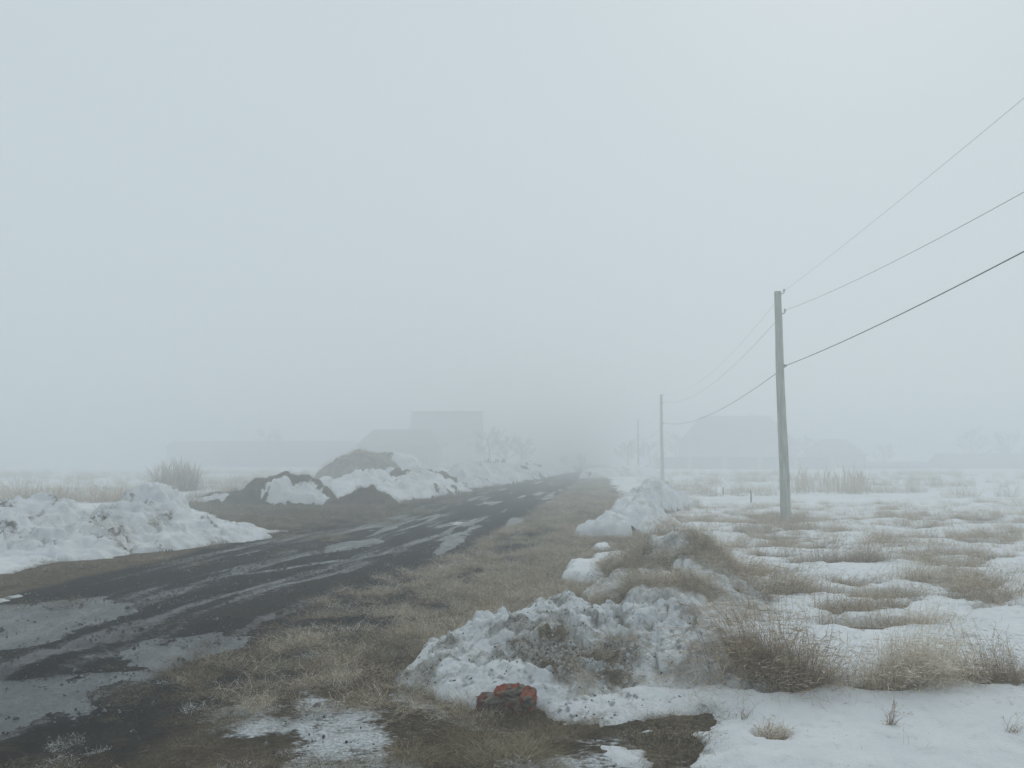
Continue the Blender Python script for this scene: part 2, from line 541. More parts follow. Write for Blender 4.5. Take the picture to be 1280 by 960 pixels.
def mat_snow(name='snow', sheet=True):
    """zones: R grime, G bare earth or straw showing, B icy"""
    n = N(name)
    gr, ea, ic = n.attr('zones', 0), n.attr('zones', 1), n.attr('zones', 2)
    a, b_, c, d = n.noise(2.2, 6, .6), n.noise(9, 6, .7), n.noise(38, 5, .7), n.noise(110, 3, .7)
    white = n.mix(n.ramp(a, .3, .7), (.70, .73, .76), (.80, .82, .835))
    white = n.mix(n.ramp(b_, .5, .78), white, (.63, .66, .68))
    grime = n.mix(n.ramp(c, .38, .62), (.12, .11, .092), (.44, .425, .39))
    gm = n.ramp(n.math('ADD', n.math('MULTIPLY', gr, 1.2), n.math('MULTIPLY', n.math('SUBTRACT', n.math('ADD', b_, n.math('MULTIPLY', c, .8)), .9), 1.6)), .25, .95)
    col = n.mix(gm, white, grime)
    # scattered dark crumbs and bits of straw frozen in
    vz = n.voro(26, out='Distance')
    crumb = n.math('MULTIPLY', n.ramp(vz, .20, .10), n.ramp(n.math('ADD', a, n.math('MULTIPLY', gr, .45)), .56, .80))
    col = n.mix(n.math('MULTIPLY', crumb, .85), col, (.085, .07, .05))
    earth = n.mix(n.ramp(c, .35, .65), (.055, .042, .030), (.15, .118, .08))
    em = n.ramp(n.math('ADD', ea, n.math('MULTIPLY', n.math('SUBTRACT', b_, .5), 1.0)), .38, .62)
    col = n.mix(em, col, earth)
    col = n.mix(n.math('MULTIPLY', ic, .6), col, (.40, .46, .50))
    bb = n.bump(b_, .05 if not sheet else .02, .7); bb = n.bump(c, .018, .8, bb); bb = n.bump(d, .005, .7, bb)
    m = n.fin(col, .75, bb, .35)
    return m


def mat_grass(name, dark, mid, pale):
    n = N(name)
    t = n.attr('tone')
    oi = n.t.nodes.new('ShaderNodeObjectInfo').outputs['Random']
    t2 = n.math('ADD', t, n.math('MULTIPLY', n.math('SUBTRACT', oi, .5), .55), True)
    col = n.mix(n.ramp(t2, 0, .5), dark, mid)
    col = n.mix(n.ramp(t2, .5, 1), col, pale)
    return n.fin(col, .85, None, .15)


def mat_simple(name, a, b, scale, rough=.85, bd=.01, stretch=None, spec=.25):
    n = N(name)
    f = n.noise(scale, 6, .65, stretch=stretch); g = n.noise(scale * 7, 3, .7, stretch=stretch)
    col = n.mix(n.ramp(f, .3, .7), a, b)
    col = n.mix(n.ramp(g, .55, .8), col, tuple(q * .7 for q in a))
    return n.fin(col, rough, n.bump(g, bd, .6, n.bump(f, bd * 2, .5)), spec)


def mat_water():
    n = N('puddle_water')
    f = n.noise(2.5, 5, .6, stretch=(1, .5, 1)); g = n.noise(30, 3, .6)
    col = n.mix(n.ramp(f, .35, .65), (.016, .019, .022), (.045, .050, .055))
    rg = n.ramp(f, .3, .7, .16, .38)
    fg = n.noise(22, 6, .75)
    col = n.mix(n.ramp(fg, .56, .8, 0, .6), col, (.085, .095, .105))
    return n.fin(col, n.math('ADD', rg, n.ramp(fg, .45, .75, 0, .25)), n.bump(g, .004, .6, n.bump(f, .006, .5)), .22)


M_GROUND, M_SNOW, M_HEAP, M_WATER = mat_ground(), mat_snow(), mat_snow('heap_snow', False), mat_water()
M_VERGE = mat_grass('verge_straw', (.13, .098, .064), (.43, .35, .245), (.74, .70, .61))
M_MAT = mat_grass('matted_straw', (.040, .031, .020), (.15, .115, .068), (.36, .31, .22))
M_FIELD = mat_grass('field_grass', (.16, .115, .075), (.46, .355, .240), (.76, .69, .57))
M_FROST = mat_grass('frosted_straw', (.12, .10, .08), (.42, .41, .38), (.72, .74, .75))
M_OLIVE = mat_grass('olive_straw', (.05, .038, .022), (.22, .17, .10), (.50, .43, .30))
M_REED = mat_grass('reed', (.34, .26, .16), (.48, .38, .25), (.60, .52, .40))
M_CONC = mat_simple('pole_concrete', (.30, .31, .275), (.52, .53, .475), 3.0, .9, .006, (4, 4, .5))
M_METAL = mat_simple('rusty_steel', (.07, .06, .055), (.13, .10, .08), 30, .6, .001)
M_PORC = mat_simple('porcelain', (.45, .45, .43), (.55, .55, .53), 10, .3, .0005)
M_WIRE = mat_simple('wire', (.045, .047, .05), (.07, .07, .072), 20, .6, .001)
M_WOOD = mat_simple('grey_wood', (.10, .085, .07), (.17, .15, .125), 8, .9, .004, (6, 6, .8))
M_ROOF = mat_simple('roof_sheet', (.14, .13, .13), (.20, .19, .19), 3, .7, .01)
M_WALL = mat_simple('plaster', (.30, .29, .27), (.38, .37, .34), 1.5, .9, .01)
M_FENCE = mat_simple('fence_board', (.08, .085, .09), (.13, .135, .14), 4, .8, .004)
M_PILLAR = mat_simple('pale_brick', (.42, .38, .33), (.52, .48, .42), 6, .9, .006)
M_GLASS = mat_simple('window_glass', (.03, .035, .04), (.045, .05, .055), 1, .12, .0005, None, .5)
M_BARK = mat_simple('bark', (.05, .042, .035), (.09, .075, .062), 9, .95, .01, (4, 4, 1))
M_STONE = mat_simple('grit', (.035, .035, .036), (.10, .098, .094), 20, .8, .002)
M_CLOD = mat_simple('clod', (.030, .026, .021), (.085, .072, .055), 14, .9, .004)

# ------------------------------------------------------------------ ground, puddles, snow sheet
xs = axis(-420, 420, -8.6, 8.6, 0.055, 0.020)
ys = axis(-60, 420, 3.6, 13.0, 0.040, 0.0105)
ys = ys[(ys > 3.6) | (np.arange(len(ys)) % 3 == 0)]
XX, YY = np.meshgrid(xs, ys)
Xf, Yf = XX.ravel(), YY.ravel()
Z = Hg(Xf, Yf)
T = Ts(Xf, Yf)
road, ac, inn = wet_fields(Xf, Yf)
MATZ = PX((150, 1000), (170, 905), (250, 842), (330, 806), (430, 790), (470, 850), (600, 900), (905, 905), (905, 1000))
matz = sstep(-.25, .25, sdp(MATZ, Xf, Yf, 2) + .25 * fbm(Xf * 2, Yf * 2, 8, 4))
LVERGE = PX((-200, 800), (-140, 742), (0, 720), (180, 688), (343, 660), (280, 640), (262, 633), (420, 636), (500, 634), (620, 600), (600, 612), (520, 636), (400, 668), (260, 698), (60, 738))
rm = road * (1 - matz * .8)
strawz = np.clip(1 - road, 0, 1) * (1 - .75 * matz) * np.clip(.85 + .4 * fbm(Xf * .8, Yf * .8, 9, 3), 0, 1)
strawz = np.maximum(strawz, matz * .35 * sstep(0, .5, fbm(Xf * .9, Yf * .9, 12, 3)))
dk = matz * sstep(-.05, .45, fbm(Xf * 1.4 + 3, Yf * 1.4, 15, 4)) * .9
zones = np.stack([rm, strawz, dk], -1)
V = np.stack([Xf, Yf, Z], -1)
frost = np.zeros(len(Xf))
for P, th in THIN[:3] + [(PX((420, 880), (640, 905), (900, 930), (900, 985), (300, 985), (330, 900)), .45)]:
    frost = np.maximum(frost, (th if th > .1 else 1.0) * sstep(-.22, .22, sdp(P, Xf, Yf, 1.0) + .2 * fbm(Xf * 3, Yf * 3, 19, 4)))
frost = np.maximum(frost, .30 * matz)
streak = np.clip(.5 + .75 * fbm(ac * 9.0, Yf * .30, 27, 4) + .25 * fbm(Xf * 3, Yf * 3, 28, 3), 0, 1)
streak2 = np.clip(.5 + .8 * fbm(ac * 7.0 + 9, Yf * .22, 37, 4, .6), 0, 1)
g = link('ground', mesh_np('ground', V, grid_faces(len(xs), len(ys)), {'zones': zones, 'frost': frost, 'streak': streak, 'streak2': streak2}), M_GROUND)
tag(g, 'flat ground of brown soil, muddy road and matted straw', kind='structure')

# snow sheet: only where it lies near or above the soil
keepv = (T > -0.03).reshape(len(ys), len(xs))
keep = keepv[:-1, :-1] | keepv[1:, :-1] | keepv[:-1, 1:] | keepv[1:, 1:]
grm = .18 + .45 * sstep(.05, -.01, T) + .22 * sstep(.0, .6, fbm(Xf * .5, Yf * .8, 18, 4))
farR = (Xf > 0) & (Yf < 9)
grm = np.where(farR, grm * .55, grm)
thinz = np.zeros(len(Xf))
Vs = np.stack([Xf, Yf, Z + T], -1)
Vs, Fs, At = compact(Vs, grid_faces(len(xs), len(ys), keep), {'zones': np.stack([grm, np.zeros_like(grm), thinz * .3], -1)})
s = link('snow_cover', mesh_np('snow_cover', Vs, Fs, At), M_SNOW)
tag(s, 'old crusted snow lying over the fields', kind='structure')
del V, Vs, Fs, XX, YY

wy = axis(-20, 400, 3.0, 30, .5, .05)
wl, wr = road_lr(wy)
wv, k = [], 0
for t in np.linspace(0, 1, 7):
    wv.append(np.stack([wl * (1 - t) + wr * t, wy, np.full(len(wy), WATER_Z)], -1))
wv = np.concatenate(wv)
wt = link('puddle_water', mesh_np('puddle_water', wv, grid_faces(len(wy), 7)[:, ::-1]), M_WATER)
tag(wt, 'shallow grey half frozen puddles in the ruts of the dirt road', kind='structure')

# ------------------------------------------------------------------ heaps
HEAPS = {}


def ridge_h(segs, X, Y, pw=0.75, side=.6):
    """segs: list of polylines [(x, y, h, wf, wb)...] ; returns height"""
    H = np.full(X.shape, -0.3)
    for line in segs:
        if len(line) == 1:
            line = line + [tuple(np.add(line[0], (0.01, 0, 0, 0, 0)))]
        for a, b in zip(line[:-1], line[1:]):
            ex, ey = b[0] - a[0], b[1] - a[1]
            L = ex * ex + ey * ey + 1e-9
            t = np.clip(((X - a[0]) * ex + (Y - a[1]) * ey) / L, 0, 1)
            dx, dy = X - a[0] - t * ex, Y - a[1] - t * ey
            h = a[2] + (b[2] - a[2]) * t
            wf = a[3] + (b[3] - a[3]) * t; wb = a[4] + (b[4] - a[4]) * t
            ww = np.where(dy < 0, wf, wb)
            d = np.hypot(dx, dy)
            ang = np.abs(dy) / (d + 1e-6)
            ww = ww * ang + np.minimum(wf, wb) * side * (1 - ang)
            q = 1 - (d / ww) ** 2
            c = np.where(q > 0, h * np.clip(q, 0, 1) ** pw, q * 0.5 * np.minimum(h, .4))
            H = np.maximum(H, c)
    return H


def ridge_px(pts, base=None):
    out = []
    for (px, py, Y, wf, wb) in pts:
        x, z = K(px, py, Y)
        out.append((x, Y, max(z - 0.03, .05), wf, wb))
    return out


def heap(name, label, cat, lines, step, zonefn, lump=.10, fine=.02, lf=1.6, seed=1, group=None, pw=.75, warp=.2, side=.6, slab=.05, sf=3.2, sink=0.0, terr=0.0):
    segs = [ridge_px(l) for l in lines]
    allp = np.array([p for s_ in segs for p in s_])
    m = max(allp[:, 3].max(), allp[:, 4].max()) * 1.15
    x0, x1, y0, y1 = allp[:, 0].min() - m, allp[:, 0].max() + m, allp[:, 1].min() - m, allp[:, 1].max() + m
    gx, gy = np.arange(x0, x1, step), np.arange(y0, y1, step)
    X, Y = [q.ravel() for q in np.meshgrid(gx, gy)]
    wx = X + warp * fbm(X * lf, Y * lf, seed + 1, 4, .6); wyy = Y + warp * fbm(X * lf, Y * lf, seed + 7, 4, .6)
    H = ridge_h(segs, wx, wyy, pw, side) - sink
    H = H + np.clip(H, 0, .5) * 2 * lump * (fbm(X * lf * 1.7, Y * lf * 1.7, seed + 3, 4, .6))
    rg = 1 - 2 * np.abs(fbm(X * lf * 2.3, Y * lf * 2.3, seed + 5, 3))
    H = H + np.clip(H * 3, 0, 1) * lump * .45 * (rg - .45)
    for q_, (sc_, am) in enumerate(((1, 1), (2.3, .45))):
        vx, vy = X * sf * sc_ + .5 * fbm(X * sf, Y * sf, seed + 21, 3), Y * sf * sc_ * .8 + .5 * fbm(X * sf, Y * sf, seed + 22, 3)
        bd, hv_, ox_, oy_ = vor(vx, vy, seed + 23 + q_ * 5)
        tl = hv_ * 7.3
        ms = sstep(-.35, .25, fbm(X * sf * .3, Y * sf * .3, seed + 31, 3))
        H = H + slab * am * ms * np.clip(H * 5, 0, 1) * (hv_ * .6 + np.sin(tl) * ox_ * .9 + np.cos(tl) * oy_ * .9 - .7 * sstep(.10, .0, bd))
    if terr:        # melt ledges
        H = H + terr * np.clip(H * 4, 0, 1) * np.sin(H * 34 + 3.0 * fbm(X * .6, Y * 1.2, seed + 41, 3))
    base = Hg(X, Y)
    Zz = base + H
    # broken, crumbly relief pushed out along the normal
    Zg = Zz.reshape(len(gy), len(gx))
    dzy, dzx = np.gradient(Zg, step)
    nn = np.stack([-dzx.ravel(), -dzy.ravel(), np.ones(len(X))], -1); nn /= np.linalg.norm(nn, axis=1)[:, None]
    P = np.stack([X, Y, Zz], -1)
    f = 1.0 / max(fine * 4.5, .02)
    q = P * f
    cr = n3(q[:, 0], q[:, 1], q[:, 2], seed + 9) * .6 + n3(q[:, 0] * 2.1, q[:, 1] * 2.1, q[:, 2] * 2.1, seed + 11) * .4
    q = P * f * .38
    cr2 = 1 - 2 * np.abs(n3(q[:, 0], q[:, 1], q[:, 2], seed + 13))
    amp = sstep(-.05, .08, H)
    P = P + nn * ((cr * fine + cr2 * fine * .9) * amp)[:, None]
    ctr = np.array([allp[:, 0].mean(), allp[:, 1].mean(), 0.0])
    z = zonefn(X, Y, H, nn)
    kv = (H > -.05).reshape(len(gy), len(gx))
    keep = kv[:-1, :-1] & kv[1:, :-1] & kv[:-1, 1:] & kv[1:, 1:]
    z = np.clip(z, 0, 1)
    nz_ok = P
    Vv, Ff, At = compact(np.concatenate([P - ctr, nn], 1), grid_faces(len(gx), len(gy), keep), {'zones': z, 'H': H})
    nrm = Vv[:, 3:]; Vv = Vv[:, :3]
    zz = At['zones']; Hh = At['H']
    o = link(name, mesh_np(name, Vv, Ff, {'zones': zz}), M_HEAP, None, tuple(ctr))
    tag(o, label, cat, group)
    HEAPS[name + o.name] = o
    o_data = dict(obj=o, V=Vv, N=nrm, Z=zz, H=Hh, step=step)
    return o_data


def zsnow(gr=.15, ea=0.0, seed=3, eth=.55, f=1.2):
    def fn(X, Y, H, nn):
        a = gr + .45 * sstep(0.0, .55, fbm(X * f, Y * f, seed, 4))
        e = ea * sstep(eth - .35, eth, fbm(X * f * .9, Y * f * 1.5, seed + 5, 5, .6) * .5 + .5)
        return np.stack([a, e, np.zeros_like(a)], -1)
    return fn


def blob(X, Y, px, py, z, rpx, rpy=None):
    x, y = G(px, py, z)
    s_ = y / FPX
    r = np.hypot((X - x) / (rpx * s_), (Y - y) / ((rpy or rpx) * s_ * 2.2))
    return sstep(1.3, .4, r + .45 * fbm(X * 5, Y * 5, int(px), 4, .65))


def wb(X, Y, px, Yc, rx, ry, sd=0):
    xc = (px - 640) / FPX * Yc
    r = np.hypot((X - xc) / rx, (Y - Yc) / ry)
    return sstep(1.25, .35, r + 1.1 * fbm(X * 1.6, Y * 1.6, int(px) + sd, 5, .65))


def z_mound(X, Y, H, nn):
    a = .26 + .55 * sstep(-.15, .45, fbm(X * 2.2, Y * 2.6, 5, 5, .6))
    for (px, py, z, rx, ry, w_) in ((700, 815, .3, 95, 26, .95), (765, 800, .35, 65, 22, .9), (650, 850, .1, 40, 12, .35), (640, 797, .3, 60, 14, .65), (860, 790, .3, 24, 20, .5), (820, 860, .12, 60, 10, .3), (730, 860, .12, 50, 14, .5)):
        a = np.maximum(a, w_ * blob(X, Y, px, py, z, rx, ry))
    e = .8 * blob(X, Y, 748, 806, .33, 28, 13)
    e = np.maximum(e, .6 * blob(X, Y, 690, 800, .33, 22, 8)); e = np.maximum(e, .55 * blob(X, Y, 780, 840, .2, 40, 8)); e = np.maximum(e, .5 * blob(X, Y, 715, 830, .25, 24, 10))
    e = np.maximum(e, .55 * blob(X, Y, 640, 812, .27, 14, 6)); e = np.maximum(e, .6 * blob(X, Y, 705, 852, .12, 34, 7))
    ic = .8 * blob(X, Y, 740, 826, .25, 14, 7)
    return np.stack([a, e, ic], -1)


mound = heap('snow_mound', 'large dirty crumbling snow mound behind the chunk of brick', 'snow mound',
             [[(574, 818, 6.45, .55, .4), (592, 798, 6.8, .9, .5), (618, 779, 7.1, 1.3, .55), (650, 770, 7.25, 1.6, .6),
               (700, 758, 7.5, 1.7, .6), (760, 768, 7.4, 1.5, .6), (812, 760, 7.5, 1.6, .6), (848, 778, 7.3, 1.4, .5), (868, 804, 6.9, 1.0, .4), (880, 838, 6.45, .6, .35)],
              [(574, 848, 5.98, .24, .4), (606, 856, 5.95, .30, .5), (650, 856, 5.95, .30, .5)],
              [(700, 747, 7.55, .22, .2), (712, 752, 7.55, .2, .2)],
              [(720, 878, 5.75, .35, .5), (765, 875, 5.75, .42, .5), (800, 872, 5.85, .4, .5), (840, 862, 6.0, .45, .5), (885, 858, 6.1, .35, .4)]],
             .0125, z_mound, lump=.17, fine=.0135, lf=2.3, seed=101, pw=.6, warp=.13, slab=.042, sf=3.6, terr=.010)


def z_m2(X, Y, H, nn):
    a = .45 + .3 * fbm(X * 2, Y * 2, 6, 4)
    e = .62 * sstep(-.02, .4, fbm(X * 1.9, Y * 1.9, 8, 4, .6) + .08)
    for (px, py, z, r1, r2) in ((815, 682, .55, 26, 7), (862, 690, .6, 12, 12), (850, 700, .55, 30, 9), (822, 720, .3, 12, 12), (870, 742, .3, 20, 9)):
        bq = blob(X, Y, px, py, z, r1, r2)
        e = e * (1 - bq); a = a * (1 - .7 * bq)
    return np.stack([a, e, np.zeros_like(a)], -1)


mound2 = heap('snow_mound', 'straw covered snow mound rising behind the large dirty mound', 'snow mound',
              [[(797, 692, 11.6, .9, .7), (822, 678, 11.4, 1.0, .8), (845, 671, 11.2, 1.0, .8), (868, 690, 10.6, 1.0, .8), (885, 718, 9.9, .9, .7), (905, 745, 9.2, .8, .6), (922, 772, 8.5, .6, .5)],
               [(770, 722, 10.2, .7, .5), (800, 710, 10.3, .9, .7), (830, 722, 9.6, 1.0, .7), (860, 745, 9.0, .8, .6)]],
              .022, z_m2, lump=.14, fine=.022, lf=1.7, seed=131, pw=.7, warp=.16, slab=.05, sf=3.5, side=.75, terr=.014)


def z_pile(X, Y, H, nn):
    a = .05 + .3 * sstep(0.1, .6, fbm(X * .9, Y * .9, 5, 4))
    e = .7 * blob(X, Y, 826, 637, .4, 14, 6) + .4 * sstep(.12, 0, H)
    return np.stack([a, e, np.zeros_like(a)], -1)


pileA = heap('snow_pile', 'tall white snow pile on the right verge of the road', 'snow pile',
             [[(776, 634, 20.6, .5, .5), (784, 620, 22, .7, .7), (797, 608, 23.5, .9, .9), (812, 603, 25, 1.1, 1.0), (826, 600, 26.5, 1.0, 1.0), (836, 610, 27, .8, .9), (850, 622, 28, .8, 1.0)],
              [(785, 634, 19.6, .5, .5), (797, 622, 19.9, .6, .5), (808, 618, 20.2, .7, .6), (818, 626, 20.3, .6, .5), (832, 642, 19.6, .7, .6)],
              [(812, 640, 19.3, .5, .5), (828, 652, 18.6, .6, .5)]],
             .045, z_pile, lump=.30, fine=.03, lf=1.3, seed=151, pw=.55, warp=.3, slab=.11, sf=1.5, side=.7, sink=.13, terr=.02)
pileB = heap('snow_pile', 'small separate snow lump left of the tall pile on the verge', 'snow pile',
             [[(728, 656, 18.2, .28, .3), (745, 652, 18.2, .45, .4), (760, 641, 18.2, .6, .5), (768, 641, 18.4, .5, .4)]],
             .03, zsnow(.08, .15, 9), lump=.2, fine=.04, lf=1.3, seed=171, pw=.55, warp=.16, slab=.12, sf=2.6, side=.8)


def z_left(X, Y, H, nn):
    a = .04 + .32 * sstep(.05, .6, fbm(X * .8, Y * 1.4, 25, 4)) + .3 * sstep(.1, 0, H)
    e = np.zeros_like(a)
    for (px, Yc, rx, ry_) in ((78, 15.9, .30, .35), (130, 15.5, .22, .5), (197, 15.6, .35, .8), (182, 16.4, .5, .3), (5, 15.0, .7, .6), (140, 14.6, .7, .22), (60, 13.2, .6, .15), (192, 14.4, .35, .2), (165, 14.9, .5, .2), (22, 14.2, .9, .25), (270, 16.9, .3, .15), (215, 15.0, .6, .15)):
        e = np.maximum(e, .47 * wb(X, Y, px, Yc, rx, ry_))
    return np.stack([a, e, np.zeros_like(a)], -1)


leftb = heap('snow_bank', 'long white snow bank left of the road with a raised peak', 'snow bank',
             [[(-120, 612, 16, 3.2, 2.4), (-40, 618, 16, 3.1, 2.2), (0, 622, 15.8, 3.0, 2.0), (50, 614, 16, 3.0, 2.0), (85, 626, 16, 2.9, 1.8), (118, 630, 16, 2.8, 1.6), (150, 626, 16.4, 2.6, 1.5),
               (190, 612, 16.9, 2.4, 1.4), (225, 630, 17.2, 2.2, 1.2), (262, 639, 17.6, 1.9, 1.1), (305, 644, 18.3, 1.3, .9), (343, 652, 18.9, .7, .5)],
              [(183, 592, 17.0, .9, 1.0), (196, 588, 17.2, .8, .9), (206, 596, 17.3, .8, .7)],
              [(-100, 694, 12.2, 1.0, 1.0), (0, 697, 12.4, .7, 1.0), (60, 697, 12.9, .6, .9), (110, 693, 13.4, .5, .8), (170, 689, 14.0, .35, .6)]],
             .036, z_left, lump=.22, fine=.026, lf=1.3, seed=201, pw=.8, warp=.30, slab=.07, sf=2.2, side=.8, sink=.24, terr=.022)


def z_dirt(px, py, z, r1, r2):
    def fn(X, Y, H, nn):
        a = .3 + .3 * fbm(X, Y, 31, 4)
        e = np.ones_like(a) * .95
        if px:
            bq = wb(X, Y, px, py, z, r1)
            e = e * (1 - bq)
            a = np.maximum(a * (1 - .5 * bq), .0)
            e = e * (1 - .75 * sstep(.12, .32, fbm(X * 1.1, Y * 1.4, 35, 4, .6)))
        return np.stack([a, e, np.zeros_like(a)], -1)
    return fn


dirt1 = heap('dirt_heap', 'brown earth heap with a snow covered face left of the road', 'dirt heap',
     [[(268, 617, 30.5, .9, .8), (292, 616, 30.5, 1.1, .9), (315, 611, 30.6, 1.2, 1.0), (335, 596, 31, 1.5, 1.2), (360, 588, 31, 1.5, 1.2), (383, 594, 31, 1.4, 1.1), (400, 604, 30.6, 1.0, .9), (408, 617, 30.2, .7, .6)]],
     .06, z_dirt(368, 29.6, 1.2, 1.0, 13), lump=.25, fine=.05, lf=.9, seed=231, pw=.6, warp=.25, slab=.14, sf=1.6, side=.35, sink=.10)
dirt2 = heap('dirt_heap', 'low bare brown earth heap at the edge of the road verge', 'dirt heap',
     [[(432, 622, 29.2, .5, .5), (447, 614, 29.3, .75, .7), (463, 612, 29.3, .8, .8), (478, 618, 29.2, .7, .7), (488, 625, 29.1, .4, .5)]],
     .06, z_dirt(None, 0, 0, 1, 1), lump=.22, fine=.05, lf=1.0, seed=241, pw=.6, warp=.22, slab=.12, sf=1.9, side=.5, sink=.04)
strawh = heap('straw_heap', 'rounded straw coloured heap far left beyond the roadside snow', 'straw heap',
     [[(420, 582, 52, 2, 2), (436, 575, 52, 2.6, 2.5), (453, 568, 52, 3.0, 3), (466, 570, 52, 2.8, 3), (482, 580, 51, 2.4, 2)]],
     .14, z_dirt(None, 0, 0, 1, 1), lump=.3, fine=.1, lf=.5, seed=251, pw=.65, warp=.4, slab=.15, sf=.9, side=.35)
heap('dirt_heap', 'far brown earth heap with snow on its right side', 'dirt heap',
     [[(480, 568, 56, 2.2, 2.2), (495, 565, 56, 2.6, 2.4), (508, 570, 56, 2.3, 2.2), (518, 578, 55, 1.8, 2)]],
     .14, z_dirt(514, 54.5, 1.6, 2.0, 9), lump=.3, fine=.1, lf=.5, seed=261, pw=.65, warp=.4, slab=.15, sf=.9, side=.35)


def z_far(X, Y, H, nn):
    a = .12 + .3 * sstep(.0, .5, fbm(X * .4, Y * .4, 45, 4))
    e = .9 * sstep(.12, .40, fbm(X * .7, Y * .45, 47, 5, .6) - .12)
    return np.stack([a, e, np.zeros_like(a)], -1)


heap('snow_bank', 'bumpy snow bank ploughed up along the far left edge of the road', 'snow bank',
     [[(440, 602, 37, 3, 3), (470, 593, 41, 4.2, 4), (500, 588, 44, 4.6, 4), (530, 588, 47, 4.5, 4), (560, 588, 52, 4.2, 4), (600, 583, 60, 4, 4), (650, 580, 80, 4, 4), (688, 577.5, 105, 4, 4)],
      [(470, 612, 33.5, 1.4, 2.4), (500, 606, 36, 2.0, 2.6), (535, 603, 40, 2, 2.5), (575, 598, 48, 2, 2.5)]],
     .13, z_far, lump=.45, fine=.08, lf=.5, seed=271, pw=.8, warp=.7, slab=.28, sf=1.0, side=.8, sink=.1)
heap('snow_bank', 'low distant snow bank on the right side of the road', 'snow bank',
     [[(742, 585, 70, 2, 2), (765, 583, 74, 2.4, 2.4), (800, 583, 78, 2.2, 2.4)]],
     .2, z_far, lump=.3, fine=.1, lf=.4, seed=281, pw=.8, warp=.6)

# ------------------------------------------------------------------ grass blades


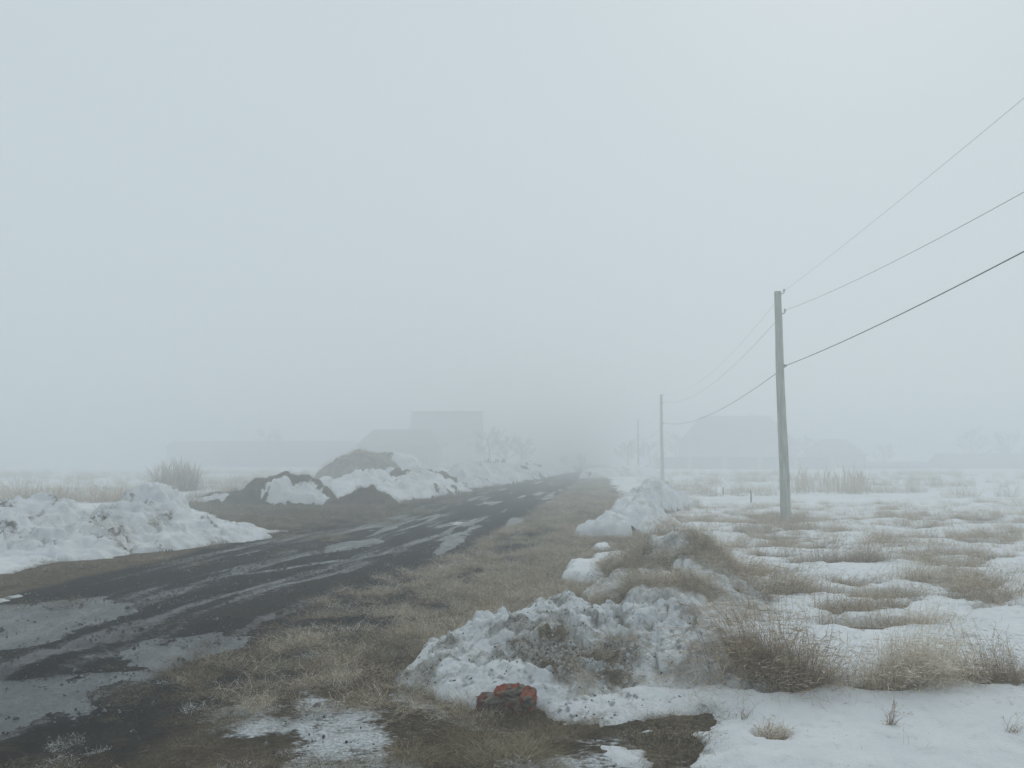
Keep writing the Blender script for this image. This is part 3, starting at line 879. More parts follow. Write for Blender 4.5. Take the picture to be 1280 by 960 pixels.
def blades(n, rad, hmin, hmax, lean, width, seed, segs=4, droop=.5, head=0.0, ry=1.0, mat=None, name='blade', wind=(0, 0), mess=.5, clumps=0, spikes=0, flat=0.0):
    r = np.random.default_rng(seed)
    if clumps:      # ragged outline: several sub-clumps of unequal size
        ca = r.uniform(0, 2 * np.pi, clumps); cr = rad * np.sqrt(r.uniform(0, 1, clumps)) * .85
        cx, cyy = cr * np.cos(ca), cr * np.sin(ca) * ry
        ch = r.uniform(.45, 1.15, clumps); cw = r.uniform(.5, 1.5, clumps)
        ci = r.choice(clumps, n, p=cw / cw.sum())
        g_ = r.normal(0, 1, (n, 2)) * (rad * .9 / math.sqrt(clumps))
        bx, by = cx[ci] + g_[:, 0], cyy[ci] + g_[:, 1] * max(ry, .5)
        h = r.uniform(hmin, hmax, n) * ch[ci]
        cwind = r.normal(0, .30, (clumps, 2))[ci]
        rr = np.hypot(bx, by / ry); a = np.arctan2(by, bx)
    else:
        a = r.uniform(0, 2 * np.pi, n); rr = rad * np.sqrt(r.uniform(0, 1, n))
        bx, by = rr * np.cos(a), rr * np.sin(a) * ry
        h = r.uniform(hmin, hmax, n) * (1 - .3 * (rr / rad) ** 2); cwind = np.zeros((n, 2))
    az = np.where(r.uniform(0, 1, n) < .35, a + r.normal(0, .9, n), r.uniform(0, 2 * np.pi, n))
    ln = np.abs(r.normal(lean, lean * .5 + .15, n))
    if flat:        # pressed down by the snow: nearly level, a few ends sticking up
        ln = np.clip(r.normal(1.45, .16, n), .9, 1.75); ln = np.where(r.uniform(0, 1, n) < flat, r.uniform(.7, 1.3, n), ln)
    crv = r.gamma(1.6, .6, n) * droop
    wd = width * r.uniform(.6, 1.3, n)
    fa = r.uniform(0, np.pi, n)
    K_ = segs + 1
    V = np.zeros((n, K_, 2, 3)); tone = np.zeros((n, K_, 2))
    px, py, pz = bx.astype(float).copy(), by.astype(float).copy(), np.zeros(n)
    ang = ln.copy(); azk = az.copy()
    tn = np.clip(r.beta(1.6, 1.6, n), 0, 1)
    P = [(px.copy(), py.copy(), pz.copy())]
    for k in range(K_):
        t = k / segs
        w_ = wd * (1 - .6 * t)
        if head > 0 and k == K_ - 2: w_ = w_ + head * (tn > .55)
        V[:, k, 0] = np.stack([px - np.cos(fa) * w_ / 2, py - np.sin(fa) * w_ / 2, pz], -1)
        V[:, k, 1] = np.stack([px + np.cos(fa) * w_ / 2, py + np.sin(fa) * w_ / 2, pz], -1)
        tone[:, k, :] = np.clip(tn * .7 + .35 * t - .05, 0, 1)[:, None]
        sl = h / segs
        azk = azk + r.normal(0, mess, n)
        px = px + sl * (np.sin(ang) * np.cos(azk) + (wind[0] + cwind[:, 0]) * (.3 + t))
        py = py + sl * (np.sin(ang) * np.sin(azk) + (wind[1] + cwind[:, 1]) * (.3 + t))
        if flat: pz = np.minimum(pz, .045 + .03 * tn)
        pz = np.maximum(pz + sl * np.cos(ang), .004 + .014 * t)
        ang = ang + crv * (2.4 / segs) * (.3 + t) + r.normal(0, mess * .45, n)
    b = (np.arange(n) * K_ * 2)[:, None, None]
    kk = (np.arange(segs) * 2)[None, :, None]
    F = (b + kk + np.array([0, 1, 3, 2])[None, None, :]).reshape(-1, 4)
    VV, TT = [V.reshape(-1, 3)], [tone.ravel()]
    if spikes:      # short side sprays near the tips
        m = int(n * spikes)
        ii = r.integers(0, n, m); kz = r.integers(max(1, K_ - 3), K_, m)
        p0 = V[ii, kz, 0]
        d = r.normal(0, 1, (m, 3)); d[:, 2] = np.abs(d[:, 2]) * .3 - .25; d /= np.linalg.norm(d, axis=1)[:, None]
        L = (h[ii] * r.uniform(.06, .2, m))[:, None]
        sd = np.cross(d, r.normal(0, 1, (m, 3))); sd /= np.linalg.norm(sd, axis=1)[:, None] + 1e-9
        w2 = width * .8
        q = np.stack([p0, p0 + d * L * .5 + sd * w2, p0 + d * L, p0 + d * L * .5 - sd * w2], 1).reshape(-1, 3)
        q[:, 2] = np.maximum(q[:, 2], .003)
        F = np.concatenate([F, (np.arange(m) * 4)[:, None] + np.arange(4)[None, :] + len(VV[0])])
        VV.append(q); TT.append(np.repeat(np.clip(r.normal(.8, .2, m), 0, 1), 4))
    me = mesh_np(name, np.concatenate(VV), F, {'tone': np.concatenate(TT)}, True)
    if mat: me.materials.append(mat)
    return me


def srcs(prefix, metas):
    col = bpy.data.collections.new(prefix)
    for i, me in enumerate(metas):
        col.objects.link(bpy.data.objects.new('%s_%02d' % (prefix, i), me))
    return col


COL_VERGE = srcs('verge_source', [blades(110, .17, .10, .30, .45, .0032, 300 + i, droop=.7, mess=.4, spikes=.8, mat=M_VERGE, name='verge_blades') for i in range(6)])
COL_MATV = srcs('mat_source', [blades(150, .22, .10, .30, 1.35, .0036, 320 + i, droop=.12, mess=.5, flat=.10, mat=M_VERGE, name='mat_blades') for i in range(6)])
COL_MATB = srcs('mat_brown_source', [blades(130, .20, .07, .24, 1.30, .0032, 340 + i, droop=.1, mess=.5, flat=.08, mat=M_MAT, name='brown_blades') for i in range(6)])
COL_FIELD = srcs('field_source', [blades(90, .18, .12, .42, .5, .0034, 360 + i, droop=.6, mess=.45, head=.003, spikes=2, mat=M_FIELD, name='field_blades') for i in range(6)])
COL_FROST = srcs('frost_source', [blades(110, .16, .04, .14, 1.2, .0045, 420 + i, droop=.1, mess=.6, spikes=.6, flat=.15, mat=M_FROST, name='frosted_blades') for i in range(4)])
COL_OLIVE = srcs('olive_source', [blades(130, .20, .14, .34, 1.45, .0030, 440 + i, droop=.05, mess=.22, flat=.06, mat=M_OLIVE, name='olive_blades') for i in range(5)])
COL_REED = srcs('reed_source', [blades(14, .5, .9, 1.9, .08, .022, 380 + i, droop=.12, mess=.15, head=.05, mat=M_REED, name='reed_blades') for i in range(4)])
COL_STEM = srcs('stem_source', [blades(3, .05, .15, .38, .4, .0036, 400 + i, segs=6, droop=.55, mess=.35, spikes=1.5, mat=M_VERGE, name='stems') for i in range(6)])


def rock_mesh(seed, mat, rough=.3):
    r = np.random.default_rng(seed)
    import bmesh
    bm = bmesh.new(); bmesh.ops.create_icosphere(bm, subdivisions=1, radius=1)
    for v in bm.verts:
        v.co = Vector((v.co.x * 1.15, v.co.y * .9, v.co.z * .65)) * float(1 + r.uniform(-rough, rough))
    me = bpy.data.meshes.new('grit_stone'); bm.to_mesh(me); bm.free(); me.materials.append(mat)
    return me


COL_GRIT = srcs('grit_source', [rock_mesh(500 + i, M_STONE if i % 2 else M_CLOD) for i in range(6)])
M_FGRIT = mat_simple('frosted_grit', (.09, .093, .096), (.24, .245, .25), 30, .9, .002)
COL_GRIT2 = srcs('road_grit_source', [rock_mesh(540 + i, (M_STONE, M_CLOD, M_CLOD, M_FGRIT)[i % 4], .35) for i in range(8)])
COL_SNOWC = srcs('snow_crumb_source', [rock_mesh(520 + i, M_SNOW, .35) for i in range(4)])


def scatter(name, P, R, S, I, col, label, parent=None, loc=(0, 0, 0)):
    """one stuff object whose points carry instances of small shared meshes"""
    P = np.asarray(P, float)
    me = bpy.data.meshes.new(name)
    me.vertices.add(len(P)); me.vertices.foreach_set('co', P.astype(np.float32).ravel())
    a = me.attributes.new('rot', 'FLOAT_VECTOR', 'POINT'); a.data.foreach_set('vector', np.asarray(R, np.float32).ravel())
    S = np.asarray(S, np.float32)
    if S.ndim == 1: S = np.repeat(S[:, None], 3, 1)
    a = me.attributes.new('scl', 'FLOAT_VECTOR', 'POINT'); a.data.foreach_set('vector', S.ravel())
    a = me.attributes.new('idx', 'INT', 'POINT'); a.data.foreach_set('value', np.asarray(I, np.int32))
    o = link(name, me, None, parent, loc)
    ng = bpy.data.node_groups.new(name, 'GeometryNodeTree')
    ng.interface.new_socket('Geometry', in_out='INPUT', socket_type='NodeSocketGeometry')
    ng.interface.new_socket('Geometry', in_out='OUTPUT', socket_type='NodeSocketGeometry')
    gi, go = ng.nodes.new('NodeGroupInput'), ng.nodes.new('NodeGroupOutput')
    ip = ng.nodes.new('GeometryNodeInstanceOnPoints')
    ci = ng.nodes.new('GeometryNodeCollectionInfo')
    ci.inputs['Collection'].default_value = col
    ci.inputs['Separate Children'].default_value = True
    ci.inputs['Reset Children'].default_value = True
    def at(nm, ty):
        q = ng.nodes.new('GeometryNodeInputNamedAttribute'); q.data_type = ty; q.inputs[0].default_value = nm
        return q.outputs[0]
    ip.inputs['Pick Instance'].default_value = True
    ng.links.new(gi.outputs[0], ip.inputs['Points'])
    ng.links.new(ci.outputs[0], ip.inputs['Instance'])
    ng.links.new(at('idx', 'INT'), ip.inputs['Instance Index'])
    er = ng.nodes.new('FunctionNodeEulerToRotation')
    ng.links.new(at('rot', 'FLOAT_VECTOR'), er.inputs[0])
    ng.links.new(er.outputs[0], ip.inputs['Rotation'])
    ng.links.new(at('scl', 'FLOAT_VECTOR'), ip.inputs['Scale'])
    ng.links.new(ip.outputs[0], go.inputs[0])
    md = o.modifiers.new('scatter', 'NODES'); md.node_group = ng
    tag(o, label, kind='stuff')
    return o


def rnd_poly(n, x0, x1, y0, y1, bias=1.6):
    """points over a rectangle, denser nearer to the viewer"""
    t = rng.uniform(0, 1, n) ** bias
    Y = y0 * (y1 / y0) ** t if bias != 1 else rng.uniform(y0, y1, n)
    return rng.uniform(x0, x1, n), Y


def put(name, X, Y, keep, col, nidx, smin, smax, label, tilt=.25, zoff=0.0, sY=None, z=None, onsnow=False):
    X, Y = X[keep], Y[keep]
    n = len(X)
    if z is None:
        z = top_z(X, Y) if onsnow else Hg(X, Y)
    P = np.stack([X, Y, z + zoff], -1)
    R = np.stack([rng.normal(0, tilt, n), rng.normal(0, tilt, n), rng.uniform(0, 6.283, n)], -1)
    S = rng.uniform(smin, smax, n)
    if sY is not None: S = S * sY(Y)
    return scatter(name, P, R, S, rng.integers(0, nidx, n), col, label)


# right verge: frosted pale straw between the road and the mounds
VERGE_R = PX((395, 862), (430, 802), (482, 764), (538, 737), (640, 695), (700, 652), (732, 614), (744, 598), (750, 594), (760, 600), (772, 620), (776, 645), (800, 682), (806, 720), (880, 760), (900, 800), (780, 800), (700, 830), (560, 840), (500, 868), (470, 862))
X, Y = rnd_poly(80000, -3.2, 8.5, 5.5, 75, 1.0)
sv = sdp(VERGE_R, X, Y, 2) + .25 * fbm(X * 2, Y * 2, 77, 3)
dens = sstep(-.15, .2, sv) * np.where(Ts(X, Y) > .02, 0, 1)
L_, R_ = road_lr(Y)
edge = np.exp(-((X - R_ - .35) / .45) ** 2)
dens = dens * (.25 + .75 * sstep(-.35, .1, fbm(X * 1.4, Y * 1.1, 94, 4)))
kp = rng.uniform(0, 1, len(X)) < dens * np.clip(16 / Y, .35, .85)
put('verge_mat', X, Y, kp, COL_MATV, 6, .65, 1.15, 'matted pale dry grass covering the right verge', .15, .0, lambda y: np.clip(y / 22, 1, 1.3))
X, Y = rnd_poly(36000, -3.2, 8.5, 6.0, 70, 1.0)
L_, R_ = road_lr(Y)
sv = sdp(VERGE_R, X, Y, 2) + .2 * fbm(X * 2, Y * 2, 78, 3)
edge = np.exp(-((X - R_ - .25) / .42) ** 2)
dens = sstep(-.15, .15, sv) * (edge * .7 + .22 * sstep(.1, .5, fbm(X * .8, Y * .8, 79, 3))) * np.where(Ts(X, Y) > .02, 0, 1)
kp = rng.uniform(0, 1, len(X)) < dens * np.clip(13 / Y, .25, .9)
put('verge_grass', X, Y, kp, COL_VERGE, 6, .4, .85, 'upright frosted dry grass along the right road edge', .2, .0, None)
# bottom: flattened brown grass
X, Y = rnd_poly(9000, -2.9, 2.2, 4.3, 8.0, 1.0)
sv = sdp(MATZ, X, Y, 2) + .3 * fbm(X * 2, Y * 2, 80, 4)
tt = Ts(X, Y)
dens = sstep(-.1, .3, sv) * (.30 + .70 * sstep(-.1, .35, fbm(X * 1.5, Y * 1.5, 81, 4))) * np.where(tt > .03, 0.0, np.where(tt > .0, .45, 1))
kp = rng.uniform(0, 1, len(X)) < dens * .6
put('brown_grass', X, Y, kp, COL_MATB, 6, .5, .95, 'flattened brown grass in the foreground mud', .12, .002)
X, Y = rnd_poly(900, -2.6, 1.8, 4.3, 8.0, 1.0)
kp = rng.uniform(0, 1, len(X)) < sstep(-.1, .3, sdp(MATZ, X, Y, 2)) * .6
put('straw_stems', X, Y, kp, COL_STEM, 6, .3, .75, 'single pale straw stems in the foreground mud', 1.0, 0.01)
X, Y = rnd_poly(7000, -2.9, 2.4, 4.3, 8.0, 1.0)
fd = np.zeros(len(X))
for P, th in THIN[:3]: fd = np.maximum(fd, sstep(.02, .25, sdp(P, X, Y, 1) + .2 * fbm(X * 4, Y * 4, 87, 4)))
kp = rng.uniform(0, 1, len(X)) < fd * .55 * sstep(-.3, .2, fbm(X * 5, Y * 7, 88, 4)) + .008 * (sdp(MATZ, X, Y, 2) > 0)
put('frosted_grass', X, Y, kp, COL_FROST, 4, .4, .8, 'flat frosted grass in the foreground mud', .12, .003)
OLIVE = PX((585, 910), (660, 910), (740, 905), (800, 902), (880, 900), (893, 926), (840, 930), (800, 930), (740, 948), (600, 945), (560, 930))
X, Y = rnd_poly(4200, -.6, 1.6, 4.6, 6.0, 1.0)
fr_ = np.zeros(len(X))
for P, th in THIN[1:3]: fr_ = np.maximum(fr_, sstep(-.05, .1, sdp(P, X, Y, 1) + .08 * fbm(X * 6, Y * 6, 90, 3)))
kp = rng.uniform(0, 1, len(X)) < .6 * (1 - .92 * fr_) * sstep(-.02, .12, sdp(OLIVE, X, Y, 1) + .14 * fbm(X * 5, Y * 5, 89, 3)) * sstep(-.35, .1, fbm(X * 3, Y * 5, 92, 3))
put('olive_mat', X, Y, kp, COL_OLIVE, 5, .45, .8, 'thick olive brown straw mat in front of the brick', .1, 0)
# left verge
X, Y = rnd_poly(30000, -12, -1, 8.5, 60, 1.0)
sv = sdp(LVERGE, X, Y, 2) + .25 * fbm(X, Y, 82, 3)
dens = sstep(-.1, .35, sv) * (Ts(X, Y) < .02)
kp = rng.uniform(0, 1, len(X)) < dens * .5
put('left_verge_mat', X, Y, kp & (rng.uniform(0, 1, len(X)) < .45), COL_MATV, 6, .6, 1.0, 'pale straw lying on the left verge', .1, -.01, lambda y: np.clip(y / 16, 1, 2))
put('left_verge_grass', X, Y, kp, COL_MATB, 6, .8, 1.3, 'short matted brown grass along the left verge', .1, 0, lambda y: np.clip(y / 16, 1, 2))
# right field
X, Y = rnd_poly(76000, 1.5, 32, 7.3, 30, 1.0)
pat = fbm(X * .75, Y * 1.3, 83, 4)
beltw = sstep(12.5, 17, Y) * sstep(27, 22, Y)
dens = np.clip(beltw * (.03 + .40 * sstep(.0, .4, pat)) + .70 * sstep(.10, .36, fieldpat(X, Y)) + .022, 0, 1) * (sdp(SNOW_R, X, Y, 2) > .2)
kp = rng.uniform(0, 1, len(X)) < dens * .40
put('field_grass', X, Y, kp, COL_FIELD, 6, .45, .95, 'belt of dry grass poking through snow round the pole', .3, -.01)
X, Y = rnd_poly(30000, -60, 70, 27, 90, 1.0)
pat = fbm(X * .12, Y * .35, 84, 4)
L_, R_ = road_lr(Y)
dens = sstep(.12, .45, pat) * ((X < L_ - 6) | (X > R_ + 3)) + .02
dens = dens + .3 * (X < -9) * (X > -26) * sstep(27, 30, Y) * sstep(44, 36, Y) * sstep(-.2, .2, fbm(X * .2, Y * .3, 85, 3))
kp = (rng.uniform(0, 1, len(X)) < dens * .32) & ((X < L_ - 2) | (X > R_ + 1))
put('far_field_grass', X, Y, kp, COL_FIELD, 6, 1.3, 2.6, 'thin dry weeds across the distant snow fields', .25, -.03)
# reeds
X = rng.uniform(0, 1, 260) ** .8; Y = rng.uniform(0, 1, 260)
ry_ = 36 + Y * 10; rx_ = (985 + X * 95 - 640) / FPX * ry_
put('reeds', rx_, ry_, rng.uniform(0, 1, 260) < .20, COL_REED, 4, .35, .95, 'patch of tall straw coloured reeds beyond the pole', .05, -.05)
# loose grit on the road
X, Y = rnd_poly(130000, -7.2, 1.6, 4.4, 17, 1.0)
rd, a_, i_ = wet_fields(X, Y)
rd = np.maximum(rd, sstep(-.2, .2, sdp(MATZ, X, Y, 2)) * .9) * (Ts(X, Y) < .01)
for P_, th_ in THIN[:3]: rd = rd * (1 - .85 * sstep(-.1, .1, sdp(P_, X, Y, 1)))
z = Hg(X, Y)
cl = sstep(.0, .45, fbm(X * 1.6, Y * 1.6, 86, 4))
shore = np.exp(-((z - WATER_Z - .004) / .010) ** 2)
kp = (rng.uniform(0, 1, len(X)) < rd * (cl * .45 + .06 + .40 * shore) * (z > WATER_Z - .012))
X, Y, z = X[kp], Y[kp], z[kp]
S = np.exp(rng.normal(-5.15, .55, len(X)))
scatter('road_grit', np.stack([X, Y, z + S * .2], -1), rng.uniform(0, 6.28, (len(X), 3)), S, rng.integers(0, 8, len(X)), COL_GRIT2, 'loose grit and mud crumbs on the wet road')

# straw, crumbs on the mounds


def on_heap(hd, name, n, weight, col, nidx, smin, smax, label, tilt=.3, zoff=0.0):
    wgt = np.clip(weight(hd), 0, None) * (hd['H'] > .02)
    pick = rng.choice(len(wgt), n, p=wgt / wgt.sum())
    P = hd['V'][pick] + rng.uniform(-.5, .5, (n, 3)) * [hd['step'], hd['step'], 0] + hd['N'][pick] * zoff
    nr = hd['N'][pick]
    R = []
    for q in nr:
        e = (Vector(q) + Vector(rng.normal(0, tilt, 3))).to_track_quat('Z', 'Y').to_matrix() @ Matrix.Rotation(rng.uniform(0, 6.28), 3, 'Z')
        R.append(e.to_euler()[:])
    return scatter(name, P, np.array(R), rng.uniform(smin, smax, n), rng.integers(0, nidx, n), col, label, hd['obj'])


def wpos(hd):
    c = hd['obj'].location
    return hd['V'][:, 0] + c.x, hd['V'][:, 1] + c.y


def w_straw1(hd):
    x, y = wpos(hd)
    f = sstep(.1, .6, fbm(x * 2.2, y * 2.2, 92, 4))
    r = 0.02 + .5 * f * hd['Z'][:, 0] + .8 * hd['Z'][:, 1]
    for (px, py, z, a, b) in ((735, 862, .12, 60, 14), (850, 850, .15, 50, 14), (870, 795, .28, 22, 20), (780, 800, .3, 40, 14)):
        r = r + .5 * blob(x, y, px, py, z, a, b)
    return r


on_heap(mound, 'straw', 620, w_straw1, COL_STEM, 6, .15, .4, None, .9)
on_heap(mound, 'straw_mat', 150, lambda h: w_straw1(h) - .28, COL_MATV, 6, .18, .4, None, .25, -.008)
on_heap(mound, 'mud_crumb', 900, lambda h: .03 + h['Z'][:, 0] ** 2 + h['Z'][:, 1], COL_GRIT, 6, .003, .009, None, 1)
on_heap(mound, 'snow_crumb', 500, lambda h: np.ones(len(h['H'])), COL_SNOWC, 4, .006, .03, None, 1, -.004)


def w_straw2(hd):
    return .01 + hd['Z'][:, 1] ** 1.6


on_heap(mound2, 'straw', 400, w_straw2, COL_MATV, 6, .5, 1.0, None, .2, -.01)
on_heap(mound2, 'straw_tuft', 110, w_straw2, COL_FIELD, 6, .4, .8, None, .5, -.02)
on_heap(pileA, 'straw_tuft', 70, lambda h: .02 + h['Z'][:, 1] + 1.2 * (h['H'] < .25), COL_FIELD, 6, .5, .8, None, .3, -.03)

on_heap(strawh, 'straw_cover', 900, lambda h: h['H'] > .1, COL_MATV, 6, .9, 1.5, None, .2, -.04)
on_heap(dirt1, 'straw_cover', 150, lambda h: h['Z'][:, 1] + .03, COL_MATB, 6, .6, 1.1, None, .3, -.02)
on_heap(dirt2, 'straw_cover', 120, lambda h: h['Z'][:, 1], COL_MATB, 6, .6, 1.1, None, .3, -.02)
on_heap(leftb, 'straw_tuft', 60, lambda h: (h['Z'][:, 1] > .2) + .002, COL_MATV, 6, .4, .9, None, .3, -.03)

# grass tufts one by one
for i, (x, y, hw, hh, nb, lean, lab) in enumerate(TUFT_W):
    z0 = float(top_z([x], [y])[0]); gz = float(Hg(np.array([x]), np.array([y]))[0])
    base = gz if nb >= 60 else z0
    zf = None
    hm = hh * (1.1 if lean > .55 else 1.0)
    if i > 2 and i < 14: hm *= .95; hw *= 1.15; lean += .15
    fine = nb < 60
    me = blades(int(nb * (1 if fine else 1.5)), hw * (.9 if not fine else .6), hm * .3, hm * 1.45, lean * .65, (.0030 if y < 9 else .0042) if not fine else .0034, 700 + i, segs=6,
                droop=1.0 if lean > .5 else .75, head=.002, ry=.55, mat=M_FIELD if i != 18 and i != 19 else M_MAT, name='grass_tuft',
                wind=(-.15, -.30) if i == 0 else (.22, -.15), mess=.46, clumps=0 if nb < 250 else max(5, int(hw * hw * 40)), spikes=1.6)
    o = link('grass_tuft', me, None, None, (x, y, base - .01))
    tag(o, lab, 'grass tuft', 'dry grass tufts in the snow on the right')

# loose straws standing in the foreground snow
X, Y = rnd_poly(500, 1.0, 7.5, 4.6, 9.5, 1.0)
kp = (Ts(X, Y) > .04) & (rng.uniform(0, 1, 500) < .34)
put('straw_stems', X, Y, kp, COL_STEM, 6, .18, .6, 'single thin straws poking out of the foreground snow', .9, 0.0, onsnow=True)

# weedy bush in the left field
x, y = G(220, 612)
x, y = K(220, 606, 42)[0], 42
me = blades(900, 1.1, 1.0, 2.0, .35, .022, 777, segs=5, droop=.35, head=.02, mat=M_FIELD, name='weed_bush')
o = link('weed_bush', me, None, None, (x, y, 0.02))
tag(o, 'tall pale weedy bush in the left field behind the snow bank peak', 'bush')
for (px, py, Y_, wd_, hh_, nb, lab) in ((30, 622, 30, 1.6, 1.0, 900, 'brown weed thicket at the far left behind the snow bank'),
                                      (95, 622, 31, 1.8, .9, 900, 'low brown weed thicket behind the middle of the snow bank'),
                                      (150, 622, 30, 1.1, .85, 600, 'small brown weed thicket just left of the snow bank peak')):
    x = K(px, py, Y_)[0]
    me = blades(nb, wd_, hh_ * .5, hh_ * 1.25, .5, .016, 790 + int(px), segs=4, droop=.5, head=.014, ry=.5, mat=M_FIELD, name='weed_thicket')
    o = link('weed_thicket', me, None, None, (x, Y_, 0.0))
    tag(o, lab, 'weeds')

# ------------------------------------------------------------------ chunk of brickwork
import bmesh


def noisy_block(w_, d_, h_, seed, amp=.008, cut=6):
    bm = bmesh.new(); bmesh.ops.create_cube(bm, size=1)
    bmesh.ops.subdivide_edges(bm, edges=bm.edges, cuts=cut, use_grid_fill=True)
    P = np.array([v.co for v in bm.verts])
    P = P * [w_, d_, h_]
    # wear the corners
    q = P / np.array([w_, d_, h_]) * 2
    l = np.linalg.norm(np.abs(q) ** 6, ord=1, axis=1) ** (1 / 6)
    P = P / np.maximum(l, 1)[:, None] ** .6
    for s_, a_ in ((14, amp * 1.6), (40, amp), (90, amp * .4)):
        for ax in range(3):
            P[:, ax] += a_ * n3(P[:, 0] * s_ + 5, P[:, 1] * s_ + 9, P[:, 2] * s_ + 2, seed + ax + s_)
    for v, p in zip(bm.verts, P): v.co = p
    me = bpy.data.meshes.new('brick'); bm.to_mesh(me); bm.free()
    me.polygons.foreach_set('use_smooth', [False] * len(me.polygons))
    return me


def mat_brick(name, orange):
    n = N(name)
    a, b_ = n.noise(9, 5, .6), n.noise(60, 4, .7)
    col = n.mix(n.ramp(b_, .3, .7), (.17, .042, .024), (.29, .078, .042)) if orange else n.mix(n.ramp(b_, .3, .7), (.07, .028, .022), (.14, .045, .032))
    col = n.mix(n.ramp(a, .46, .56) if orange else n.ramp(a, .44, .58), col, n.mix(n.ramp(b_, .35, .65), (.085, .078, .062), (.17, .155, .125)))
    return n.fin(col, .9, n.bump(b_, .006, .8, n.bump(a, .01, .6)), .2)


MB_O, MB_D = mat_brick('orange_brick', True), mat_brick('dull_brick', False)
M_MORT = mat_simple('mortar', (.10, .092, .075), (.19, .175, .145), 18, .95, .006)
bx_, by_ = G(633, 899)
by_ -= .12; zc = float(Hg(np.array([bx_]), np.array([by_]))[0]) + .01
br = thing('brick_chunk', 'broken chunk of orange brickwork at the foot of the dirty snow mound', 'brick chunk', (bx_, by_ + .1, zc - .01), rz=math.radians(-14)); br.scale = (1.0, 1.0, 1.0)
for (loc, sz, rot, mt, nm, lab) in (((-.105, .015, .052), (.19, .15, .085), (.05, .12, .2), MB_D, 'brick', 'dull brown brick'),
                                   ((.085, .02, .048), (.21, .16, .085), (-.04, -.05, -.05), MB_D, 'brick', 'dark lower brick'),
                                   ((.145, -.0, .105), (.085, .15, .10), (.1, .15, -.1), MB_O, 'brick', None),
                                   ((.0, .025, .138), (.17, .12, .062), (.28, -.16, -.12), MB_O, 'brick', 'bright orange upper brick'),
                                   ((.075, .05, .135), (.15, .12, .055), (.12, .10, .15), M_MORT, 'mortar', None),
                                   ((-.01, .015, .094), (.30, .14, .032), (.04, -.03, .03), M_MORT, 'mortar', None)):
    me = noisy_block(*sz, seed=int(abs(loc[0]) * 1000) + 3, amp=.012)
    q = link(nm, me, mt, br, loc); q.rotation_euler = rot
    if lab: q['label'] = lab

# ------------------------------------------------------------------ power line
POLE_DIR = Vector((3.4, 35.6, 0)).normalized()


def pole_shaft():
    """tapered concrete pole, chamfered trapezoid section, 6.3 m above ground"""
    r = random.Random(5)
    v, nz = [], 22
    for k in range(nz + 1):
        t = k / nz
        z = -1.2 + 7.43 * t
        w_, d_ = .132 - .048 * t, .125 - .045 * t
        c = .028
        j = lambda: r.uniform(-.0025, .0025)
        jx = .008 * math.sin(z * 1.3) + j()
        for (x, y) in ((-w_ + c, -d_), (w_ - c, -d_), (w_, -d_ + c), (w_ * .86, d_ - c), (w_ * .86 - c, d_), (-w_ * .86 + c, d_), (-w_ * .86, d_ - c), (-w_, -d_ + c)):
            v.append((x + jx + j(), y + j(), z))
    f = [tuple(range(7, -1, -1)), tuple(range(nz * 8, nz * 8 + 8))]
    for i in range(nz):
        f += [(i * 8 + k, i * 8 + (k + 1) % 8, i * 8 + 8 + (k + 1) % 8, i * 8 + 8 + k) for k in range(8)]
    m = MB(); m.add(v, f); return m


SHAFT = pole_shaft().mesh('pole_shaft')
m = MB(); m.tube([(0, 0, 0), (.07, 0, 0), (.10, 0, .02), (.10, 0, .07)], .009, 6); HOOK = m.mesh('hook', True)
m = MB(); m.tube([(.10, 0, .05), (.10, 0, .065), (.10, 0, .085), (.10, 0, .10), (.10, 0, .125), (.10, 0, .135)], [.022, .034, .026, .033, .024, .012], 10); INS = m.mesh('insulator', True)
m = MB(); m.box(-.02, .02, -.015, .015, -.03, .03); m.tube([(.02, 0, 0), (.055, 0, -.005)], .007, 6); m.tube([(.05, 0, -.03), (.055, 0, 0), (.05, 0, .03)], .011, 6); CLAMP = m.mesh('clamp', True)
m = MB(); m.box(-.10, .10, -.09, .09, 6.225, 6.245, .005); CAP = m.mesh('cap')
for me, mt in ((SHAFT, M_CONC), (HOOK, M_METAL), (INS, M_PORC), (CLAMP, M_METAL)):
    me.materials.append(mt)
pxs = [K(982, 655, 21.6), K(828, 600, 57), K(798, 588, 93)]
PY = [21.6, 57, 93]
POLES = []
labs = ['nearest grey concrete power pole standing in the snowy grass on the right', 'second power pole, thin and faded by the fog beyond the snow pile',
        'farthest power pole, barely visible in the fog']
heights = []
for i, (q, Yp) in enumerate(zip(pxs, PY)):
    x = q[0]
    gz = float(Hg(np.array([x]), np.array([Yp]))[0])
    p = thing('power_pole', labs[i], 'power pole', (x, Yp, gz), 'poles of the power line')
    if i == 0: p.rotation_euler = (0, math.radians(-.35), 0)
    link('pole_shaft', SHAFT, None, p)
    for (z, nm, me, dx) in ((6.17, 'hook', HOOK, .085), (5.62, 'hook', HOOK, .09), (4.2, 'clamp', CLAMP, .118)):
        h = link(nm, me, None, p, (dx, -.02, z))
        if nm == 'hook': link('insulator', INS, None, h)
    POLES.append(Vector((x, Yp, gz)))
prev = POLES[0] - Vector((3.4, 35.6, 0))


def wire(za, name, label, rad, sags, zprev):
    m = MB()
    pts = [prev + Vector((.19, 0, zprev))] + [p + Vector((.19, -.02, za)) for p in POLES]
    for s_, (a, b) in enumerate(zip(pts[:-1], pts[1:])):
        n_ = 36 if s_ == 0 else 20
        line = []
        for k in range(n_ + 1):
            t = k / n_
            p = a.lerp(b, t); p.z -= 4 * sags[min(s_, len(sags) - 1)] * t * (1 - t)
            line.append(p)
        m.tube(line, rad, 5)
    o = m.build(name, M_WIRE, None, True)
    tag(o, label, 'wire', 'wires of the power line')


